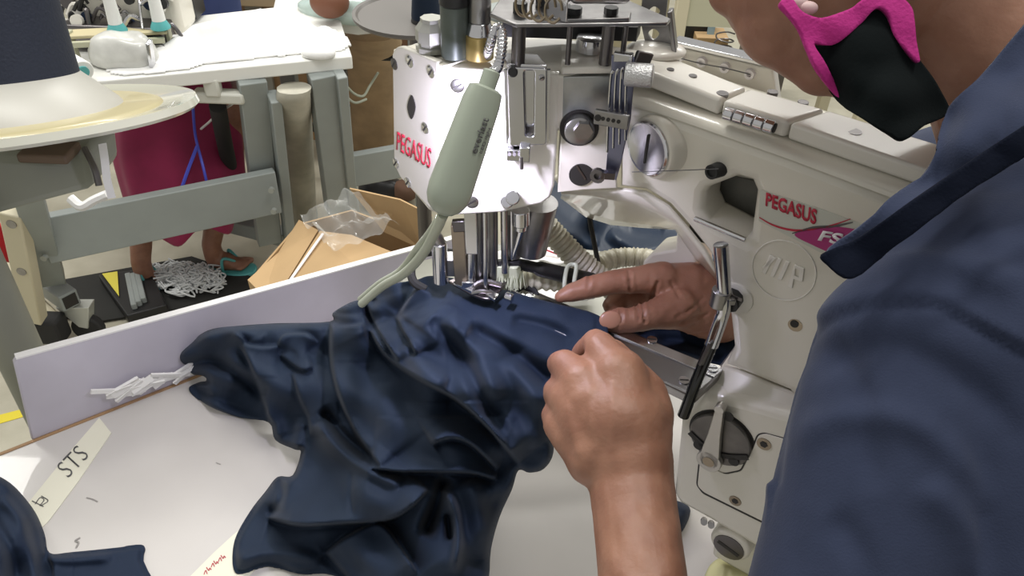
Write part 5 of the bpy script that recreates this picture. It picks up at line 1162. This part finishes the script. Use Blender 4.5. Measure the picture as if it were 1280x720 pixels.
# body traced: left long panel, flap, inside
pA = [Z(312, 352, .34), Z(345, 318, .36), Z(378, 276, .40), Z(425, 292, .42), Z(490, 312, .42), Z(470, 345, .42), Z(330, 372, .34)]
L0 = [Z(310, 352, .34), Z(372, 280, .40), Z(440, 262, .42), Z(540, 300, .42), Z(520, 350, .40), Z(330, 372, .33)]
bm = B(); ring_t = L0; ring_b = [V((p.x, p.y+.03, .0)) for p in L0]
tv = [bm.verts.new(p) for p in ring_t]; bv_ = [bm.verts.new(p) for p in ring_b]
for i in range(6): j = (i+1) % 6; bm.faces.new((tv[i], tv[j], bv_[j], bv_[i]))
bm.faces.new(bv_); obj('carton_body', bm, cardboard, ct, smooth=False, solid=.006)
bm = B(); prism(bm, [Z(310, 352, .345), Z(348, 318, .36), Z(374, 277, .405), Z(398, 290, .41), Z(352, 365, .35), Z(330, 372, .335)], (0, 0, .006)); obj('top_flap', bm, cardboard, ct, smooth=False)
bm = B(); prism(bm, [Z(354, 364, .352), Z(400, 291, .412), Z(440, 296, .42), Z(492, 318, .425), Z(455, 345, .41)], (0, 0, .006)); obj('top_flap', bm, cardboard, ct, smooth=False)
bm = B(); prism(bm, [Z(437, 236, .50), Z(500, 250, .54), Z(540, 270, .52), Z(528, 312, .40), Z(480, 290, .41)], (0, .006, 0)); obj('raised_flap', bm, cardboard, ct, smooth=False)
bm = B(); a, b = Z(404, 292, .425), Z(356, 360, .362); bar(bm, a, b, .007, .003); obj('tape_seam', bm, whiteprint, ct)
film = mat('clear_film', (.85, .87, .86), .08, alpha=.22, spec=1.0)
bm = B(); bmesh.ops.create_grid(bm, x_segments=36, y_segments=24, size=1)
fa_, fb_, fc_ = Z(372, 262, .46), Z(490, 285, .46), Z(440, 262, .48)
fq = [Z(375, 268, .44), Z(440, 240, .50), Z(500, 282, .47), Z(415, 312, .44)]
for v in bm.verts:
    a = (v.co.x+1)/2; b = (v.co.y+1)/2; p = (fq[0]*(1-a)+fq[1]*a)*(1-b)+(fq[3]*(1-a)+fq[2]*a)*b
    v.co = p+UPV*(.05*noise.noise(V((a*4, b*3, 2)))+.012*noise.noise(V((a*9, b*9, 5))))
obj('plastic_wrap', bm, film, ct, ang=25)
# debris behind
for k, (x, y, z, s, m_, l) in enumerate(((478, 236, .05, (.09, .06, .05), black, 'dark crumpled bag on the floor behind the raised carton flap'), (505, 238, .05, (.06, .05, .04), mat('brown_rag', (.16, .09, .06), .9), 'brown rag on the floor beside the dark crumpled bag'), (470, 252, .04, (.05, .03, .03), whitecloth, 'white scrap on the floor in front of the dark bag'))):
    bm = B(); ell(bm, Z(x, y, z), s)
    for v in bm.verts: v.co += V((0, 0, .02*noise.noise(v.co*20))); v.co.z = max(v.co.z, .001)
    simple(['dark_bag', 'rag', 'cloth_scrap'][k], bm, m_, l, ['bag', 'rag', 'scrap'][k])
# ---- cream leg stand at left
cs = thing('machine_stand', Z(45, 400, .0), 'cream steel machine stand leg with a black foot at the left edge', 'stand')
bm = B(); bar(bm, Z(16, 262, .55), Z(44, 398, .16), .05, .04, up=(0, 1, 0)); obj('post', bm, creamp, cs, bevel=.004)
bm = B(); bar(bm, Z(-4, 330, .36), Z(12, 385, .20), .16, .03, up=(0, 1, 0)); obj('gusset', bm, creamp, cs, bevel=.004)
fp0 = Z(62, 408, .09)
bm = B(); bar(bm, fp0+V((-.26, .22, 0)), fp0, .07, .06); obj('foot', bm, creamp, cs, bevel=.004)
bm = B(); box(bm, fp0+V((0, 0, -.005)), (.08, .06, .08)); obj('foot_cap', bm, blackr, cs, bevel=.008)
bm = B(); cyl(bm, fp0+V((0, 0, -.09)), fp0+V((0, 0, -.04)), .03, .02, n=16); obj('levelling_foot', bm, steel, cs)
for k, (x, y, z) in enumerate(((22, 272, .52), (34, 331, .36), (38, 362, .26))): bm = B(); p = Z(x, y, z); cyl(bm, p-V((0, .03, 0)), p-V((0, .012, 0)), .012, n=12); obj('bolt', bm, steel, cs)
bm = B(); box(bm, Z(-2, 312, .35), (.05, .05, .14)); simple('red_box', bm, mat('red_plastic', (.6, .02, .03), .5), 'small red box behind the cream stand at the left edge', 'box', bevel=.004)
# ---- big blurred thread stand, near left
near()
ts = thing('thread_stand', D(-20, 300, .95), 'cream round thread tray on a grey-green stand at the left edge under the large cone', 'thread stand')
c = D(10, 150, .95); ring_m = mat('yellowed_disc', (.50, .44, .25), .35, coat=.3); rim_m = mat('clear_rim', (.55, .55, .46), .15, coat=.5)
hz = V((c.x, c.y, 0)).normalized(); TA = (UPV*math.cos(R_(19))+hz*math.sin(R_(19))+V((.11, 0, 0))).normalized()
bm = B(); lathe(bm, c, TA, [(0, .17), (.003, .175), (.007, .172), (.009, .165), (.009, .0)], 64); td = obj('tray_disc', bm, ring_m, ts)
bm = B(); lathe(bm, c-TA*.001, TA, [(0, .172), (.0, .212), (.004, .216), (.012, .213), (.006, .172)], 64); obj('tray_rim', bm, rim_m, ts)
bm = B(); lathe(bm, c+TA*.009, TA, [(0, .128), (.006, .124), (.040, .088), (.045, .05)], 48); obj('cone_base', bm, mat('cream_plastic', (.48, .47, .42), .4), ts)
cn = thing('thread_cone', c+TA*.054, 'very large navy blue thread cone at the top left corner', 'thread cone')
bm = B(); lathe(bm, c+TA*.044, TA, [(0, .083), (.004, .088), (.10, .084), (.24, .076)], 48); obj('thread', bm, mat('navy_thread', (.007, .012, .028), .7, bump=.8, bump_scale=300), cn)
bm = B(); cyl(bm, c+TA*.29, c+TA*.32, .035, n=30); obj('cone_tip', bm, mat('white_cone', (.7, .7, .66), .5), cn)
gg = mat('grey_green_stand', (.27, .28, .23), .55)
bm = B(); prism(bm, [D(-60, 176, .98), D(60, 190, .98), D(112, 186, .98), D(118, 236, .98), D(60, 252, .98), D(-60, 285, .98)], (0, .08, 0)); obj('stand_arm', bm, gg, ts, bevel=.01, seg=3)
q = D(-42, 300, .98); bm = B(); cyl(bm, V((q.x, q.y, -CAMZ/S)), q+UPV*.06, .030, n=24); obj('stand_pole', bm, gg, ts)
bm = B(); box(bm, D(62, 190, .97), (.06, .04, .012)); obj('clamp', bm, mat('brown_clamp', (.12, .08, .05), .6), ts, bevel=.003)
bm = B(); ribbon(bm, [D(128, 180, .96), D(131, 200, .95), D(134, 225, .955), D(140, 248, .96)], (1, .2, 0), .009, .0015); simple('white_strap', bm, whitecloth, 'narrow white strap hanging from the cream thread tray rim', 'strap')
bm = B(); tube(bm, [D(106, 185, .96), D(118, 210, .955), D(124, 232, .96)], .004, 8); simple('cable', bm, dsteel, 'short dark cable hanging just left of the white strap', 'cable')
bm = B()
tube(bm, [D(88, 248, 1.3), D(102, 258, 1.3), D(118, 250, 1.3), D(134, 243, 1.3)], .008, 8); simple('white_cable', bm, whitecloth, 'tangled black and white cable ends on the grey crossbar', 'cable')
far()
# =============================================================== camera and light
cd = bpy.data.cameras.new('camera'); cam = bpy.data.objects.new('camera', cd); COL.objects.link(cam)
cd.sensor_width = 36; cd.lens = FOC*36/1280; cd.clip_start = .02; cd.clip_end = 60
cam.matrix_world = Matrix((RT, UP, -Fw)).transposed().to_4x4(); cam.location = CAM
scene.camera = cam
w = bpy.data.worlds.new('w'); scene.world = w; w.use_nodes = True
w.node_tree.nodes['Background'].inputs[0].default_value = (1, .985, .94, 1); w.node_tree.nodes['Background'].inputs[1].default_value = .44
def area(name, loc, size, e, col=(1, .98, .93), target=None):
    L = bpy.data.lights.new(name, 'AREA'); L.shape = 'RECTANGLE'; L.size, L.size_y = size; L.energy = e; L.color = col
    o = bpy.data.objects.new(name, L); COL.objects.link(o); o.location = loc; o['kind'] = 'structure'
    if target: o.rotation_euler = (V(target)-V(loc)).to_track_quat('-Z', 'Y').to_euler()
area('ceiling_light', (-.6, 1.2, 3.3), (1.4, .25), 25)
area('ceiling_light', (.7, .7, 3.3), (.25, 1.4), 21)
area('ceiling_light', (-.4, 3.4, 3.3), (1.8, .3), 50)
area('ceiling_light', (2.0, 3.6, 3.3), (1.8, .3), 40)
area('ceiling_light', (-2.6, 2.4, 3.3), (1.8, .3), 40)
vs = scene.view_settings; vs.view_transform = 'Standard'; vs.look = 'None'; vs.gamma = 1; vs.exposure = 0.2; vs.use_curve_mapping = False
